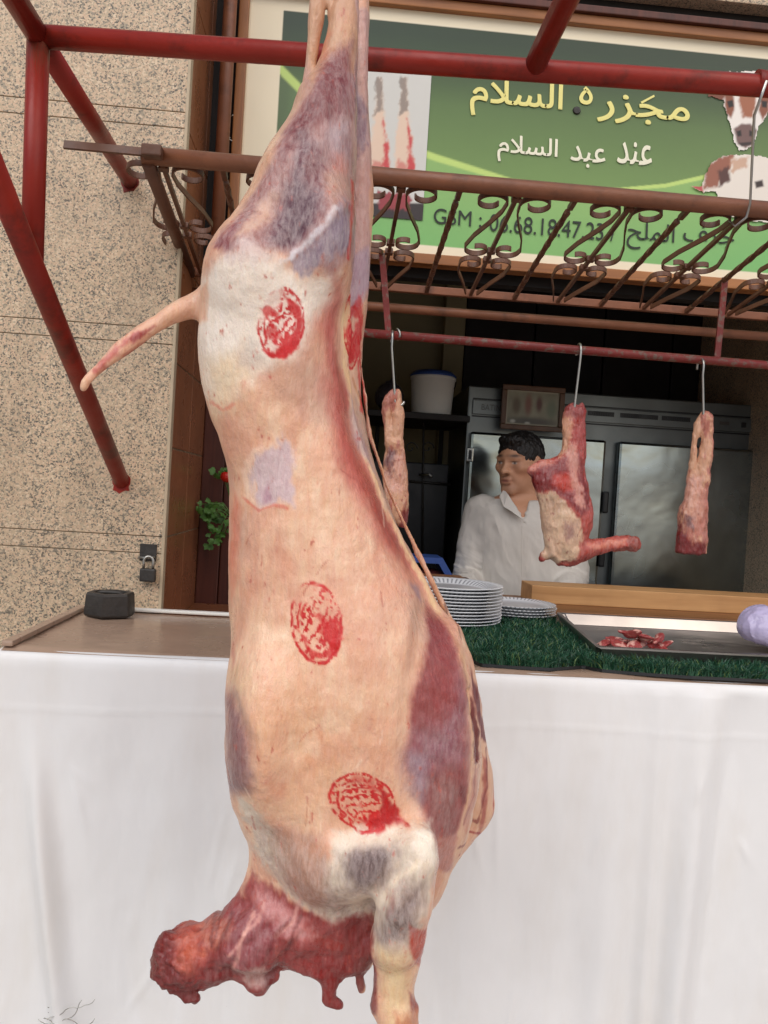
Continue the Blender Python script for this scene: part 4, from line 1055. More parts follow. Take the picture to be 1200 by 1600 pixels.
# ================================================================== FRIDGE
YF = 3.62
def FX(px, py): return float(at(px, py, YF)[0])
def FZ(px, py): return float(at(px, py, YF)[2])
fx0, fx1 = FX(722, 780), FX(1189, 780); fz1 = FZ(960, 618)
fr_ = thing('steel_fridge', 'tall two door stainless steel commercial fridge behind the man', 'fridge', ((fx0 + fx1) / 2, YF, FLOOR_IN))
MB().box((fx0, YF, FLOOR_IN + 0.08), (fx1, YF + 0.55, fz1), 0.006).build('cabinet', M['steel2'], fr_)
MB().box((fx0 + 0.05, YF + 0.05, FLOOR_IN), (fx1 - 0.05, YF + 0.5, FLOOR_IN + 0.079)).build('plinth', M['black'], fr_)
dz1 = FZ(960, 690); dz0 = FLOOR_IN + 0.16
xa, xb = FX(727, 780), FX(937, 780); xc, xd = FX(957, 780), FX(1172, 780)
d1 = MB().box((xa, YF - 0.045, dz0), (xb, YF - 0.002, dz1), 0.012).build('door', M['steel'], fr_)
d2 = MB().box((xc, YF - 0.045, dz0), (xd, YF - 0.002, dz1), 0.012).build('door', M['steel'], fr_)
for d_, x in ((d1, xb - 0.008), (d2, None)):
    pass
hzs = [FZ(945, 785), FZ(945, 868)]
hh = [MB().box((xb - 0.006, YF - 0.062, z - 0.048), (xb + 0.022, YF - 0.0455, z + 0.048), 0.008).build('handle', M['black'], d1) for z in hzs]
for hx, d_, pys in ((xa - 0.001, d1, (708,)), (xd + 0.001, d2, (742,))):
    for py in pys:
        z = FZ(960, py + (18 if d_ is d1 else -14)); MB().box((hx - 0.014, YF - 0.058, z - 0.03), (hx + 0.014, YF - 0.0455, z + 0.03), 0.003).build('hinge', M['steelhook'], d_)
        MB().box((hx - 0.006, YF - 0.062, z - 0.02), (hx + 0.006, YF - 0.0582, z + 0.02), 0.002).build('hinge_pin', M['black'], d_)
cz0 = FZ(960, 662); cz1 = FZ(960, 640)
cp = MB().box((fx0 + 0.02, YF - 0.012, cz0), (fx1 - 0.03, YF - 0.001, cz1), 0.002).build('control_panel', M['steel2'], fr_)
for zz in (cz0 - 0.008, cz1 + 0.006):
    MB().box((fx0 + 0.02, YF - 0.004, zz - 0.003), (fx1 - 0.03, YF - 0.0005, zz + 0.003)).build('trim_strip', M['black'], fr_)
for k0_, k1_ in ((0, 11), (14, 30), (32, 44)):
    x = FX(918, 650) + k0_ * 0.0105; vg = MB().box((x - 0.004, YF - 0.0135, (cz0 + cz1) / 2 - 0.003), (x + (k1_ - k0_) * 0.0105, YF - 0.0122, (cz0 + cz1) / 2 + 0.017), 0.0005)
    for k in range(k1_ - k0_): vg.box((x + k * 0.0105, YF - 0.0150, (cz0 + cz1) / 2), (x + k * 0.0105 + 0.005, YF - 0.0136, (cz0 + cz1) / 2 + 0.014))
    vg.build('vent', M['black'], cp)
bx_ = FX(1160, 660); MB().box((bx_ - 0.010, YF - 0.018, (cz0 + cz1) / 2 - 0.01), (bx_ + 0.010, YF - 0.0122, (cz0 + cz1) / 2 + 0.012), 0.002).build('switch', M['black'], cp)
bx_ = FX(1130, 660); MB().box((bx_ - 0.022, YF - 0.014, (cz0 + cz1) / 2 - 0.004), (bx_ + 0.022, YF - 0.0122, (cz0 + cz1) / 2 + 0.010), 0.001).build('gauge', M['inkgrey'], cp)
text_mesh('BATING', FX(790, 632) - FX(752, 630), FX(752, 630), (cz0 + cz1) / 2 - 0.012, YF - 0.0125, M['inkgrey'], cp, h_target=0.026)

def pic_frame(name, corners, Y, label, paint, fw_=0.022):
    c = [at(x, y, Y)[[0, 2]] for x, y in corners]
    x0, x1 = min(c[0][0], c[3][0]), max(c[1][0], c[2][0]); x0 = (c[0][0] + c[3][0]) / 2; x1 = (c[1][0] + c[2][0]) / 2
    z1 = (c[0][1] + c[1][1]) / 2; z0 = (c[2][1] + c[3][1]) / 2
    t = thing(name, label, 'picture', ((x0 + x1) / 2, Y, z0))
    m = MB(); m.box((x0, Y - 0.02, z0), (x1, Y, z0 + fw_), 0.003); m.box((x0, Y - 0.02, z1 - fw_), (x1, Y, z1), 0.003)
    m.box((x0, Y - 0.019, z0 + fw_ + 0.0003), (x0 + fw_, Y, z1 - fw_ - 0.0003), 0.003); m.box((x1 - fw_, Y - 0.019, z0 + fw_ + 0.0003), (x1, Y, z1 - fw_ - 0.0003), 0.003)
    m.build('frame', M['gold'], t)
    panel('picture', x0 + fw_ - 0.004, x1 - fw_ + 0.004, z0 + fw_ - 0.004, z1 - fw_ + 0.004, Y - 0.008, 0.004, paint, M['print'], t)
    return t
def shop_pic(V):
    n = len(V); u = (V[:, 0] - V[:, 0].min()) / np.ptp(V[:, 0]); v = (V[:, 2] - V[:, 2].min()) / np.ptp(V[:, 2])
    f = fbm(V, (30, 1, 18), 4, 5); c = lin((150, 146, 122)) * (0.55 + 0.9 * f[:, None])
    def blob(cx, cy, rx, ry, rgb):
        nonlocal c
        k = np.exp(-(((u - cx) / rx) ** 2 + ((v - cy) / ry) ** 2) ** 2)[:, None]; c = c * (1 - k) + lin(rgb) * k
    edge = (u < .05) | (u > .95) | (v < .07) | (v > .93); 
    blob(.2, .55, .08, .25, (104, 88, 66)); blob(.42, .6, .07, .3, (132, 88, 70)); blob(.62, .62, .06, .22, (100, 60, 50)); blob(.85, .5, .1, .3, (120, 128, 104)); blob(.5, .12, .5, .14, (92, 88, 78))
    blob(.15, .12, .05, .05, (200, 200, 190)); blob(.42, .08, .05, .04, (200, 200, 190)); c[edge] = lin((168, 160, 136)); return c
pic_frame('picture_frame', [(785, 601), (883, 607), (877, 676), (780, 670)], 3.56, 'framed brownish photograph leaning on the front of the fridge', shop_pic)
def teal_pic(V):
    f = fbm(V, (14, 1, 14), 3, 8)[:, None]; return lin((44, 74, 84)) * (1 - f) + lin((70, 120, 140)) * f
pic_frame('picture_frame', [(1150, 602), (1260, 609), (1260, 650), (1150, 640)], 4.12, 'gilt framed bluish picture on top of the fridge at right', teal_pic, 0.014)

# ================================================================== SHELF, BUCKET, BAG, CABINET
YSH = 3.75
sA = at(596, 640, YSH - 0.02); sB = at(727, 652, YSH - 0.02)
sh_ = thing('wall_shelf', 'dark wooden shelf board carrying the white bucket', 'shelf', sA)
zs = float((sA[2] + sB[2]) / 2) - 0.01
MB().box((float(sA[0]) - 0.25, YSH - 0.16, zs - 0.028), (float(sB[0]), YB - 0.102, zs), 0.004).build('board', M['dark'], sh_)
for x in (float(sA[0]), float(sB[0]) - 0.06): MB().box((x, YB - 0.13, zs - 0.20), (x + 0.02, YB - 0.103, zs - 0.0285), 0.002).build('bracket', M['dark'], sh_)
cb = thing('dark_cabinet', 'tall black cabinet with faint scroll ironwork under the shelf', 'cabinet', (float(sA[0]), 3.8, FLOOR_IN))
cx0, cx1 = float(sA[0]) - 0.3, float(at(704, 760, 3.7)[0])
MB().box((cx0, 3.78, FLOOR_IN), (cx1, 4.14, zs - 0.21), 0.006).build('case', M['black'], cb)
m = MB()
for px, py in ((642, 700), (668, 700)):
    c = at(px, py, 3.77); m.tube([c + np.array([0.03 * (1 - t / 8) * math.cos(t), 0, 0.03 * (1 - t / 8) * math.sin(t)]) for t in np.linspace(0, 7, 26)], 0.003, 6)
m.build('scroll', M['iron'], cb)
m = MB(); m.tube([at(640, 752, 3.77), at(704, 757, 3.77)], 0.006, 8); m.tube([at(662, 650, 3.77), at(660, 870, 3.77)], 0.005, 8); m.build('bar', M['iron'], cb)
tp_ = at(664, 742, 3.74); MB().tube([tp_ + (-0.02, 0.035, 0), tp_, tp_ + (0.02, -0.005, 0.004), tp_ + (0.03, -0.01, -0.01)], 0.006, 8).build('latch', M['steelhook'], cb)
bk = at(674, 638, YSH - 0.04)
bu = thing('bucket', 'white plastic bucket with blue lid on the dark shelf', 'bucket', (float(bk[0]), YSH - 0.04, zs))
r0_, r1_ = 0.086, 0.098; H = 0.175; cc = (float(bk[0]), YSH - 0.04, zs + 0.001)
MB().lathe([(0, 0), (r0_, 0), (r0_ + 0.002, 0.004), (r1_, H - 0.02), (r1_ + 0.004, H - 0.018), (r1_ + 0.004, H - 0.008), (r1_, H - 0.004), (0, H - 0.004)], cc, 48).build('bucket_body', M['white'], bu)
MB().lathe([(0, H + 0.02), (r1_ * 0.85, H + 0.019), (r1_ * 0.93, H + 0.012), (r1_ + 0.005, H + 0.002), (r1_ + 0.007, H - 0.003), (0, H - 0.003)], cc, 48).build('lid', M['blue'], bu)
MB().tube([cc + np.array([(r1_ + 0.006) * math.cos(t), -(r1_ + 0.006) * 0.5 * math.sin(t), H - 0.02 - 0.07 * math.sin(t)]) for t in np.linspace(-0.2, 1.2, 14)], 0.0025, 6).build('bail_handle', M['black'], bu)
s = SDF((-0.1, -0.1, -0.02), (0.1, 0.1, 0.2), 0.006); s.ell((0, 0, 0.07), (0.065, 0.06, 0.068), 0.02).cone([(0, 0, 0.11), (0.01, 0, 0.15)], [0.03, 0.012], 0.02)
V, q = s.quads(); me = refine(V, q, 1); smooth_on(me); push(me, np.abs(fbm(verts_of(me), 30, 4, 3) - 0.5) * -0.02)
o = link('knotted_bag', me, M['darkbag']); gb = at(607, 640, YSH - 0.03); o.location = (float(gb[0]), YSH - 0.03, zs + 0.002)
tag(o, 'dark grey knotted plastic bag on the shelf left of the bucket', 'bag')
# blue plastic tub on its side behind the block
tb = thing('blue_tub', 'blue plastic tub holding dark meat behind the chopping block', 'tub', at(680, 905, 2.9))
bz = ZC - 0.04
pts = [at(x, y, 2.95) for x, y in ((598, 908), (612, 867), (690, 871), (711, 908))]
m = MB(); inner = [at(x, y, 2.95) for x, y in ((610, 908), (620, 876), (684, 880), (700, 908))]
poly = [(p[0], p[2]) for p in pts] + [(p[0], p[2]) for p in reversed(inner)]
bm = m.bm
for y0_, y1_ in ((2.92, 3.08),):
    a = [bm.verts.new((p[0], y0_, p[1])) for p in poly]; b = [bm.verts.new((p[0], y1_, p[1])) for p in poly]; n = len(poly)
    for k in range(n): bm.faces.new((a[k], a[(k + 1) % n], b[(k + 1) % n], b[k]))
    for j in range(3): bm.faces.new((a[j], a[j + 1], a[n - 2 - j], a[n - 1 - j])); bm.faces.new((b[j], b[j + 1], b[n - 2 - j], b[n - 1 - j]))
m.build('tub', M['blue'], tb)
s = SDF((-0.14, -0.08, -0.03), (0.14, 0.08, 0.1), 0.006); s.ell((0, 0, 0.02), (0.10, 0.06, 0.04), 0.02).ell((0.04, 0, 0.03), (0.05, 0.05, 0.03), 0.02)
V, q = s.quads(); me = refine(V, q, 1); smooth_on(me); set_col(me, np.tile(lin((92, 40, 40)), (len(me.vertices), 1)), np.full(len(me.vertices), 0.05))
o = link('dark_meat', me, M['cut']); tg_ = at(655, 905, 3.0); o.location = (float(tg_[0]), 3.0, float(tg_[2]) - 0.02)
tag(o, 'dark red meat piece inside the blue plastic tub', 'meat')
ck_ = thing('back_bench', 'low dark wooden bench behind the counter carrying the tub', 'bench', (float(tg_[0]), 3.0, FLOOR_IN))
MB().box((float(pts[0][0]) - 0.15, 2.9, float(pts[3][2]) - 0.05), (float(pts[3][0]) + 0.02, 3.12, float(min(pts[0][2], pts[3][2])) - 0.002), 0.004).build('bench_top', M['dark'], ck_)
for x in (float(pts[0][0]) - 0.12, float(pts[3][0]) - 0.04):
    MB().box((x, 2.92, FLOOR_IN), (x + 0.04, 3.1, float(pts[3][2]) - 0.0505), 0.003).build('leg', M['dark'], ck_)
#@@PART3
# ================================================================== HANGING CARCASS
YN, YFAR = 1.20, 1.32
def rows_px(tab, yc, bf=1.0, bb=1.0):
    out = []
    for (py, Lx, Rx, f, b) in tab:
        a, c = at(Lx, py, yc), at(Rx, py, yc); out.append(((a[2] + c[2]) / 2, (a[0] + c[0]) / 2, yc, (c[0] - a[0]) / 2, f * bf, b * bb))
    return out
def px_r(Y): return Y / F_PX
lo = np.minimum(at(90, 1640, 1.2), at(90, -90, 1.2)) - 0.03; hi = np.maximum(at(800, -90, 1.3), at(800, 1640, 1.3)) + 0.03
lo[1], hi[1] = 0.98, 1.49
S = SDF(lo, hi, 0.0038)
near = [(-60, 528, 562, .018, .018), (0, 523, 559, .020, .02), (60, 511, 557, .026, .026), (100, 500, 556, .034, .032), (150, 472, 554, .046, .042), (200, 453, 553, .058, .05), (250, 429, 553, .070, .06),
        (300, 400, 552, .082, .07), (350, 366, 549, .095, .08), (400, 341, 546, .104, .09), (450, 323, 542, .110, .09), (500, 313, 539, .114, .09), (560, 311, 540, .112, .09), (610, 319, 545, .108, .09),
        (660, 334, 552, .104, .09), (700, 348, 563, .102, .09), (740, 357, 578, .102, .09), (800, 360, 603, .104, .09), (850, 359, 628, .108, .09), (900, 358, 653, .112, .09), (950, 359, 678, .118, .09),
        (1000, 361, 702, .122, .09), (1050, 361, 720, .126, .09), (1100, 360, 732, .128, .09), (1150, 360, 739, .128, .09), (1200, 361, 741, .126, .09), (1250, 366, 735, .122, .09), (1300, 381, 720, .112, .085),
        (1340, 400, 703, .100, .08), (1380, 421, 688, .085, .075), (1420, 448, 664, .066, .06), (1460, 500, 640, .045, .045), (1492, 545, 605, .025, .025)]
S.loft(rows_px(near, YN), 0.012, ex=2.35)
far = [(-60, 557, 573, .018, .018), (0, 556, 574, .020, .02), (100, 553, 575, .026, .03), (200, 548, 577, .035, .045), (290, 535, 583, .042, .06), (400, 500, 580, .05, .075), (460, 470, 575, .05, .085), (560, 440, 569, .05, .085),
       (660, 440, 572, .05, .085), (740, 450, 594, .05, .085), (850, 455, 641, .055, .09), (950, 455, 687, .06, .09), (1020, 458, 728, .06, .095), (1080, 460, 749, .065, .095), (1130, 460, 758, .065, .095), (1210, 460, 767, .065, .095), (1270, 465, 764, .06, .09),
       (1330, 480, 718, .05, .07), (1388, 520, 680, .03, .05)]
S.loft(rows_px(far, YFAR), 0.008, ex=2.6)
# hollow between the two flaps of the belly cut, then the pale lips of the flaps
def chain(pts, rad, k=0.008, mode='add', Y=None, sy=1.0):
    P = [at(p[0], p[1], p[2] if len(p) > 2 else Y) for p in pts]; rr = [r * px_r(P[i][1]) for i, r in enumerate(rad)]
    S.cone(P, rr, k, mode, sy)
chain([(562, 600, 1.245), (590, 700, 1.25), (640, 815, 1.255), (688, 920, 1.255), (720, 1000, 1.255), (738, 1060, 1.25)], [4, 8, 10, 10, 8, 4], 0.012, 'sub')
lip = [(541, 470, 1.18), (541, 560, 1.18), (551, 640, 1.18), (573, 720, 1.18), (603, 790, 1.18), (639, 870, 1.18), (669, 930, 1.18), (697, 985, 1.18), (718, 1030, 1.18), (730, 1085, 1.18), (738, 1150, 1.18), (738, 1210, 1.18)]
chain(lip, [4, 6, 6, 6, 6, 6, 6, 6, 6, 6, 6, 5], 0.022)
chain([(562, 560, 1.27), (577, 680, 1.27), (604, 760, 1.27), (648, 855, 1.27), (692, 945, 1.27), (726, 1012, 1.27), (733, 1030, 1.27)], [4, 6, 6, 6, 6, 5, 3], 0.012)
# shank with the Achilles tendon standing off the bone
chain([(496, -60, 1.2), (497, 0, 1.2), (490, 60, 1.2), (484, 110, 1.2), (478, 160, 1.2), (468, 195, 1.19)], [13, 13, 9, 7, 8, 10], 0.004)
chain([(516, -60, 1.2), (518, 0, 1.2), (520, 26, 1.2)], [8, 8, 6], 0.004)
# muscles of the thigh and rump
for (px, py, Y, rx, ry, rz) in ((465, 310, 1.17, 62, .07, 95), (505, 215, 1.18, 38, .05, 80), (400, 430, 1.15, 72, .085, 80), (505, 390, 1.15, 40, .07, 90), (420, 1130, 1.14, 62, .085, 150), (560, 1080, 1.15, 110, .085, 190), (690, 1130, 1.18, 52, .07, 160)):
    S.ell(at(px, py, Y), (rx * px_r(Y), ry, rz * px_r(Y)), 0.03)
# tail
chain([(345, 462, 1.22), (310, 474, 1.2), (268, 492, 1.19), (222, 520, 1.18), (182, 551, 1.17), (150, 580, 1.165), (134, 598, 1.16), (130, 607, 1.16)], [32, 20, 16.5, 13.5, 11, 8.5, 7.5, 6.5], 0.018)
# shoulder, elbow, foreleg
chain([(520, 1340, 1.12), (585, 1335, 1.095), (642, 1322, 1.075)], [70, 56, 36], 0.03)
chain([(654, 1316, 1.06), (650, 1345, 1.06), (630, 1410, 1.065), (618, 1465, 1.075)], [28, 36, 46, 40], 0.018)
chain([(618, 1460, 1.075), (620, 1500, 1.085), (616, 1545, 1.085), (614, 1574, 1.085)], [39, 33, 28, 28], 0.012)
chain([(604, 1570, 1.08), (618, 1586, 1.075), (634, 1618, 1.08)], [25, 29, 22], 0.008)
chain([(636, 1560, 1.085), (644, 1576, 1.085), (642, 1600, 1.085)], [9, 11, 9], 0.008)
# far foreleg stump
chain([(650, 1440, 1.2), (656, 1470, 1.2), (652, 1482, 1.2)], [10, 7, 4], 0.008)
# neck, cut end
chain([(520, 1420, 1.18), (455, 1430, 1.17), (395, 1462, 1.16), (340, 1480, 1.17), (300, 1494, 1.17), (276, 1500, 1.17)], [68, 60, 55, 48, 48, 34], 0.025)
chain([(415, 1345, 1.17), (400, 1400, 1.17), (380, 1430, 1.17)], [22, 30, 26], 0.02)
chain([(262, 1468, 1.16), (250, 1490, 1.16), (252, 1516, 1.16), (270, 1538, 1.16), (296, 1548, 1.16), (306, 1564, 1.16)], [12, 9, 10, 12, 12, 4], 0.008)
chain([(388, 1520, 1.15), (405, 1538, 1.15), (424, 1524, 1.15)], [20, 15, 12], 0.012)
chain([(450, 1470, 1.16), (500, 1496, 1.15), (560, 1494, 1.15), (580, 1478, 1.14)], [34, 28, 24, 18], 0.018)
# scraps of flesh under the brisket
chain([(505, 1506, 1.14), (514, 1540, 1.14), (513, 1562, 1.14), (530, 1570, 1.14)], [17, 12, 9, 6], 0.008)
chain([(524, 1505, 1.14), (529, 1530, 1.14)], [9, 4], 0.006)
chain([(562, 1512, 1.14), (563, 1530, 1.14), (565, 1546, 1.14)], [4, 6, 7], 0.004)
V, q = S.quads(); me = refine(V, q, 1); smooth_on(me); V = verts_of(me)
# front surface as a height field; markings cast from image pixels through the camera
hx0, hz0, hr_ = V[:, 0].min(), V[:, 2].min(), 0.008
nxh = int(np.ptp(V[:, 0]) / hr_) + 2; nzh = int(np.ptp(V[:, 2]) / hr_) + 2
Hf = np.full((nxh, nzh), 9.0); np.minimum.at(Hf, (((V[:, 0] - hx0) / hr_).astype(int), ((V[:, 2] - hz0) / hr_).astype(int)), V[:, 1])
def px_to_body(px):
    out = []
    for x, y in px:
        d = ray(x, y); best = at(x, y, 1.16)
        for Yt in np.arange(1.0, 1.42, 0.004):
            p = np.array([0, 0, CAM_Z]) + d * (Yt / d[1]); i, j = int((p[0] - hx0) / hr_), int((p[2] - hz0) / hr_)
            if 0 <= i < nxh and 0 <= j < nzh and Hf[i, j] <= Yt: best = p; break
        out.append(best[[0, 2]])
    return np.array(out)
px_to_body.scale = 1.12 / F_PX
# low relief: muscle seams, ribs, wrinkles
P = V[:, [0, 2]].astype(float); sc = px_to_body.scale
d = (fbm(V, 9, 3, 2) - 0.5) * 0.012 + (fbm(V, 34, 3, 6) - 0.5) * 0.0045
def seam(px, depth, w):
    global d
    dd = line_d(P, px_to_body(px)); d = d - depth * np.exp(-(dd / (w * sc)) ** 2)
seam([(446, 408), (470, 388), (505, 352), (540, 320)], -0.003, 9)
seam([(415, 372), (428, 335), (452, 285), (470, 220)], 0.003, 12)
seam([(520, 120), (518, 200), (512, 260)], 0.002, 8)
seam([(515, 470), (505, 560), (500, 640)], 0.004, 26)
seam([(548, 560), (560, 650), (590, 740), (640, 850)], 0.004, 22)
seam([(660, 960), (640, 1090), (632, 1180), (645, 1260), (664, 1300)], 0.005, 16)
seam([(380, 1245), (400, 1290), (440, 1330), (500, 1420)], 0.004, 16)
seam([(520, 1298), (600, 1296), (640, 1300)], 0.004, 12)
seam([(575, 1420), (600, 1380), (640, 1345)], 0.004, 10)
seam([(470, 1300), (500, 1380), (560, 1440), (580, 1470)], 0.004, 18)
seam([(365, 1090), (392, 1160), (398, 1240)], 0.003, 10)
for k in range(7):
    y = 1010 + k * 34; seam([(660, y), (700, y + 22), (735, y + 40)], 0.0012, 7)
seam([(736, 1080), (744, 1130), (748, 1190)], 0.006, 4)
seam([(752, 1120), (757, 1190), (744, 1270)], 0.004, 4)
neckm = 1 - sstep(-30 * sc, 10 * sc, poly_sd(P, px_to_body([(240, 1600), (235, 1420), (380, 1390), (440, 1430), (590, 1480), (600, 1600)])))
d = d + neckm * ((fbm(V, (26, 30, 40), 4, 31) - 0.5) * 0.014)
endm = 1 - sstep(-20 * sc, 25 * sc, poly_sd(P, px_to_body([(225, 1600), (225, 1440), (290, 1445), (300, 1500), (322, 1560), (322, 1600)])))
d = d + endm * (np.abs(fbm(V, (34, 34, 50), 4, 37) - 0.5) * -0.030 + 0.004)
for pts in ([(385, 1410), (345, 1450), (330, 1520)], [(430, 1440), (385, 1480), (350, 1525)], [(470, 1465), (440, 1500), (430, 1520)], [(318, 1440), (300, 1480), (312, 1540)]): seam(pts, 0.004, 8)
push(me, d); V = verts_of(me)

pt = Paint(V, (228, 192, 166), px_to_body, 0.013, 20)
# body fat: warm peach with paler and rosier drifts
pt.put(sstep(0.45, 0.7, fbm(V, 12, 4, 41)), (238, 210, 184), 0.7); pt.put(sstep(0.5, 0.72, fbm(V, 15, 4, 47)), (218, 168, 144), 0.5)
pt.poly([(355, 1230), (440, 1250), (560, 1290), (640, 1280), (600, 1040), (420, 1010)], (220, 176, 148), 0.5, 60)
pt.poly([(365, 1050), (520, 1080), (560, 1200), (470, 1290), (390, 1260)], (228, 190, 158), 0.45, 50)
pt.poly([(470, 830), (560, 860), (640, 940), (600, 1040), (500, 1010)], (220, 178, 154), 0.5, 40)
b1 = fbm(V, (18, 18, 10), 5, 141); b2 = fbm(V, (44, 44, 30), 5, 143); b3 = fbm(V, (9, 9, 5), 3, 147)
pt.put(sstep(.52, .68, b1), (212, 160, 138), .45); pt.put(sstep(.50, .66, b2) * sstep(.4, .6, b3), (240, 216, 192), .45); pt.put(sstep(.56, .7, fbm(V, 7, 4, 151)), (206, 176, 158), .5)
# rump: cream to white
pt.poly([(300, 470), (345, 395), (420, 395), (480, 425), (530, 430), (522, 480), (500, 485), (468, 560), (440, 562), (400, 600), (345, 640), (318, 620), (300, 540)], (242, 232, 220), 0.95, 22, 0.12, 20)
pt.poly([(318, 560), (380, 540), (400, 580), (370, 640), (335, 660)], (236, 214, 184), 0.7, 26)
pt.poly([(360, 545), (395, 530), (420, 560), (400, 585), (370, 580)], (206, 194, 184), 0.6, 16)
# thigh fascia and muscles
pt.poly([(480, -80), (575, -80), (560, 420), (520, 440), (450, 400), (350, 400), (330, 380), (400, 290), (470, 150)], (180, 142, 136), 1.0, 14, 0.6)
pt.poly([(480, -80), (585, -80), (578, 110), (555, 120), (520, 100), (476, 150)], (212, 178, 150), 1.0, 10, 0.2)
pt.poly([(508, 40), (522, 50), (512, 95), (498, 100)], (222, 150, 120), 0.5, 8)
pt.poly([(500, 100), (548, 60), (553, 130), (549, 185), (525, 200), (505, 195), (480, 180), (485, 140)], (146, 84, 86), 0.95, 20, 0.4, 12)
pt.poly([(478, 150), (500, 130), (500, 190), (470, 230), (440, 260), (430, 250), (450, 205)], (140, 74, 76), 0.92, 18, 0.4, 12)
pt.poly([(518, 190), (540, 188), (556, 210), (552, 255), (520, 245), (505, 215)], (200, 188, 192), 0.7, 24, 0.3, 14)
pt.poly([(470, 208), (500, 225), (510, 262), (512, 300), (504, 335), (478, 372), (450, 402), (428, 392), (416, 372), (430, 330), (456, 280), (464, 240)], (116, 76, 92), 0.97, 20, 0.65, 14)
pt.poly([(480, 215), (505, 240), (510, 290), (490, 300), (472, 262)], (140, 76, 82), 0.8, 12, 0.6, 24)
pt.poly([(446, 404), (480, 382), (512, 348), (545, 318), (548, 365), (530, 400), (480, 425), (455, 420)], (160, 146, 158), 0.9, 11, 0.7, 26)
pt.line([(446, 408), (472, 388), (507, 352), (524, 326)], (226, 222, 224), 8, 0.8)
pt.poly([(335, 385), (362, 340), (376, 335), (372, 360), (356, 392)], (156, 92, 96), 0.85, 10, 0.5, 26)
pt.poly([(360, 372), (410, 320), (440, 300), (430, 340), (400, 370)], (224, 196, 176), 0.8, 14, 0.3, 20)
pt.poly([(345, 410), (380, 372), (420, 380), (440, 410), (400, 425)], (222, 208, 202), 0.7, 14, 0.55, 30)
pt.poly([(512, 268), (545, 256), (550, 310), (524, 330), (514, 305)], (222, 192, 170), 0.6, 20, 0.2)
pt.poly([(526, 240), (545, 242), (548, 275), (530, 270)], (216, 160, 146), 0.6, 10)
# far leg strip at the right
pt.poly([(557, -80), (590, -80), (590, 420), (575, 470), (553, 470), (548, 380), (554, 280), (556, 100)], (208, 176, 168), 0.9, 5, 0.5)
pt.poly([(560, 60), (578, 90), (580, 180), (560, 200), (555, 150)], (150, 124, 140), 0.75, 8, 0.6, 20)
pt.poly([(556, 230), (582, 240), (582, 300), (560, 310)], (206, 164, 150), 0.6, 10)
pt.poly([(552, 350), (580, 380), (575, 450), (548, 470), (544, 410)], (186, 164, 178), 0.8, 8, 0.6)
pt.poly([(545, 570), (560, 560), (572, 660), (585, 700), (570, 690)], (236, 206, 180), 0.9, 6)
pt.line([(552, 290), (545, 370), (542, 402)], (204, 52, 38), 4, 0.9)
# rosy margin of the flank
pt.poly([(498, 500), (522, 438), (532, 470), (532, 560), (546, 640), (572, 715), (605, 790), (645, 880), (668, 930), (645, 905), (590, 840), (545, 775), (515, 715), (505, 620)], (200, 116, 104), 0.9, 26, 0.08, 6)
pt.poly([(514, 480), (530, 440), (536, 560), (552, 650), (530, 640), (515, 560)], (176, 88, 82), 0.6, 18, 0.1)
pt.poly([(560, 730), (600, 780), (650, 880), (640, 890), (590, 820)], (160, 80, 66), 0.6, 16)
pt.poly([(357, 760), (378, 790), (372, 900), (360, 950), (350, 860)], (218, 132, 104), 0.6, 12)
pt.poly([(362, 1000), (374, 1000), (370, 1040), (362, 1060)], (196, 84, 70), 0.4, 5)
# lilac scar
pt.poly([(378, 740), (398, 705), (420, 700), (444, 674), (466, 702), (462, 770), (456, 804), (424, 790), (402, 798), (384, 775)], (236, 208, 188), 0.9, 5, 0.1, 10)
pt.poly([(392, 742), (412, 712), (432, 700), (444, 678), (464, 704), (460, 770), (453, 800), (425, 786), (404, 790), (393, 770)], (208, 188, 192), 0.85, 7, 0.8, 16)
pt.poly([(404, 765), (414, 752), (420, 780), (408, 786)], (176, 132, 150), 0.6, 6, 0.6)
pt.line([(378, 775), (404, 796), (424, 789), (446, 798)], (214, 120, 100), 4, 0.6)
pt.line([(330, 625), (350, 640), (366, 634)], (226, 136, 112), 5, 0.5)
# belly cut lips
pt.line([(543, 480), (541, 560), (551, 640), (574, 720), (604, 790), (641, 870), (672, 930), (700, 985), (722, 1030), (733, 1085), (740, 1150), (739, 1210), (724, 1290)], (232, 204, 168), 9, 0.95, 0.1)
pt.poly([(556, 600), (575, 640), (600, 740), (645, 838), (660, 870), (640, 862), (600, 780), (570, 700)], (206, 178, 158), 0.8, 6, 0.4, 10)
pt.poly([(540, 610), (560, 640), (575, 690), (590, 735), (580, 740), (556, 690)], (184, 166, 176), 0.6, 8, 0.5)
pt.line([(562, 610), (590, 705), (638, 815), (690, 925), (722, 1004)], (128, 88, 66), 3, 0.7)
pt.line([(556, 575), (576, 660), (612, 760), (664, 872), (708, 970)], (214, 168, 130), 4, 0.8)
# brisket: dark muscle under a grey bloom
pt.poly([(672, 945), (694, 968), (716, 1015), (728, 1070), (734, 1130), (734, 1240), (716, 1310), (690, 1340), (668, 1316), (646, 1256), (632, 1180), (640, 1100), (656, 1020)], (164, 94, 92), 0.97, 14, 0.12, 6)
pt.poly([(640, 1140), (690, 1120), (716, 1050), (730, 1100), (732, 1200), (690, 1200), (664, 1220), (650, 1262), (634, 1200)], (164, 132, 142), 0.7, 40, 0.5, 14)
pt.poly([(634, 1175), (662, 1180), (668, 1230), (650, 1270), (640, 1240)], (176, 166, 174), 0.8, 26, 0.45, 10)
pt.poly([(664, 1215), (700, 1200), (724, 1230), (712, 1310), (690, 1335), (672, 1300)], (164, 126, 120), 0.8, 26, 0.45, 12)
pt.poly([(666, 1090), (690, 1010), (712, 1040), (704, 1110), (680, 1120)], (164, 84, 82), 0.7, 24, 0.1, 8)
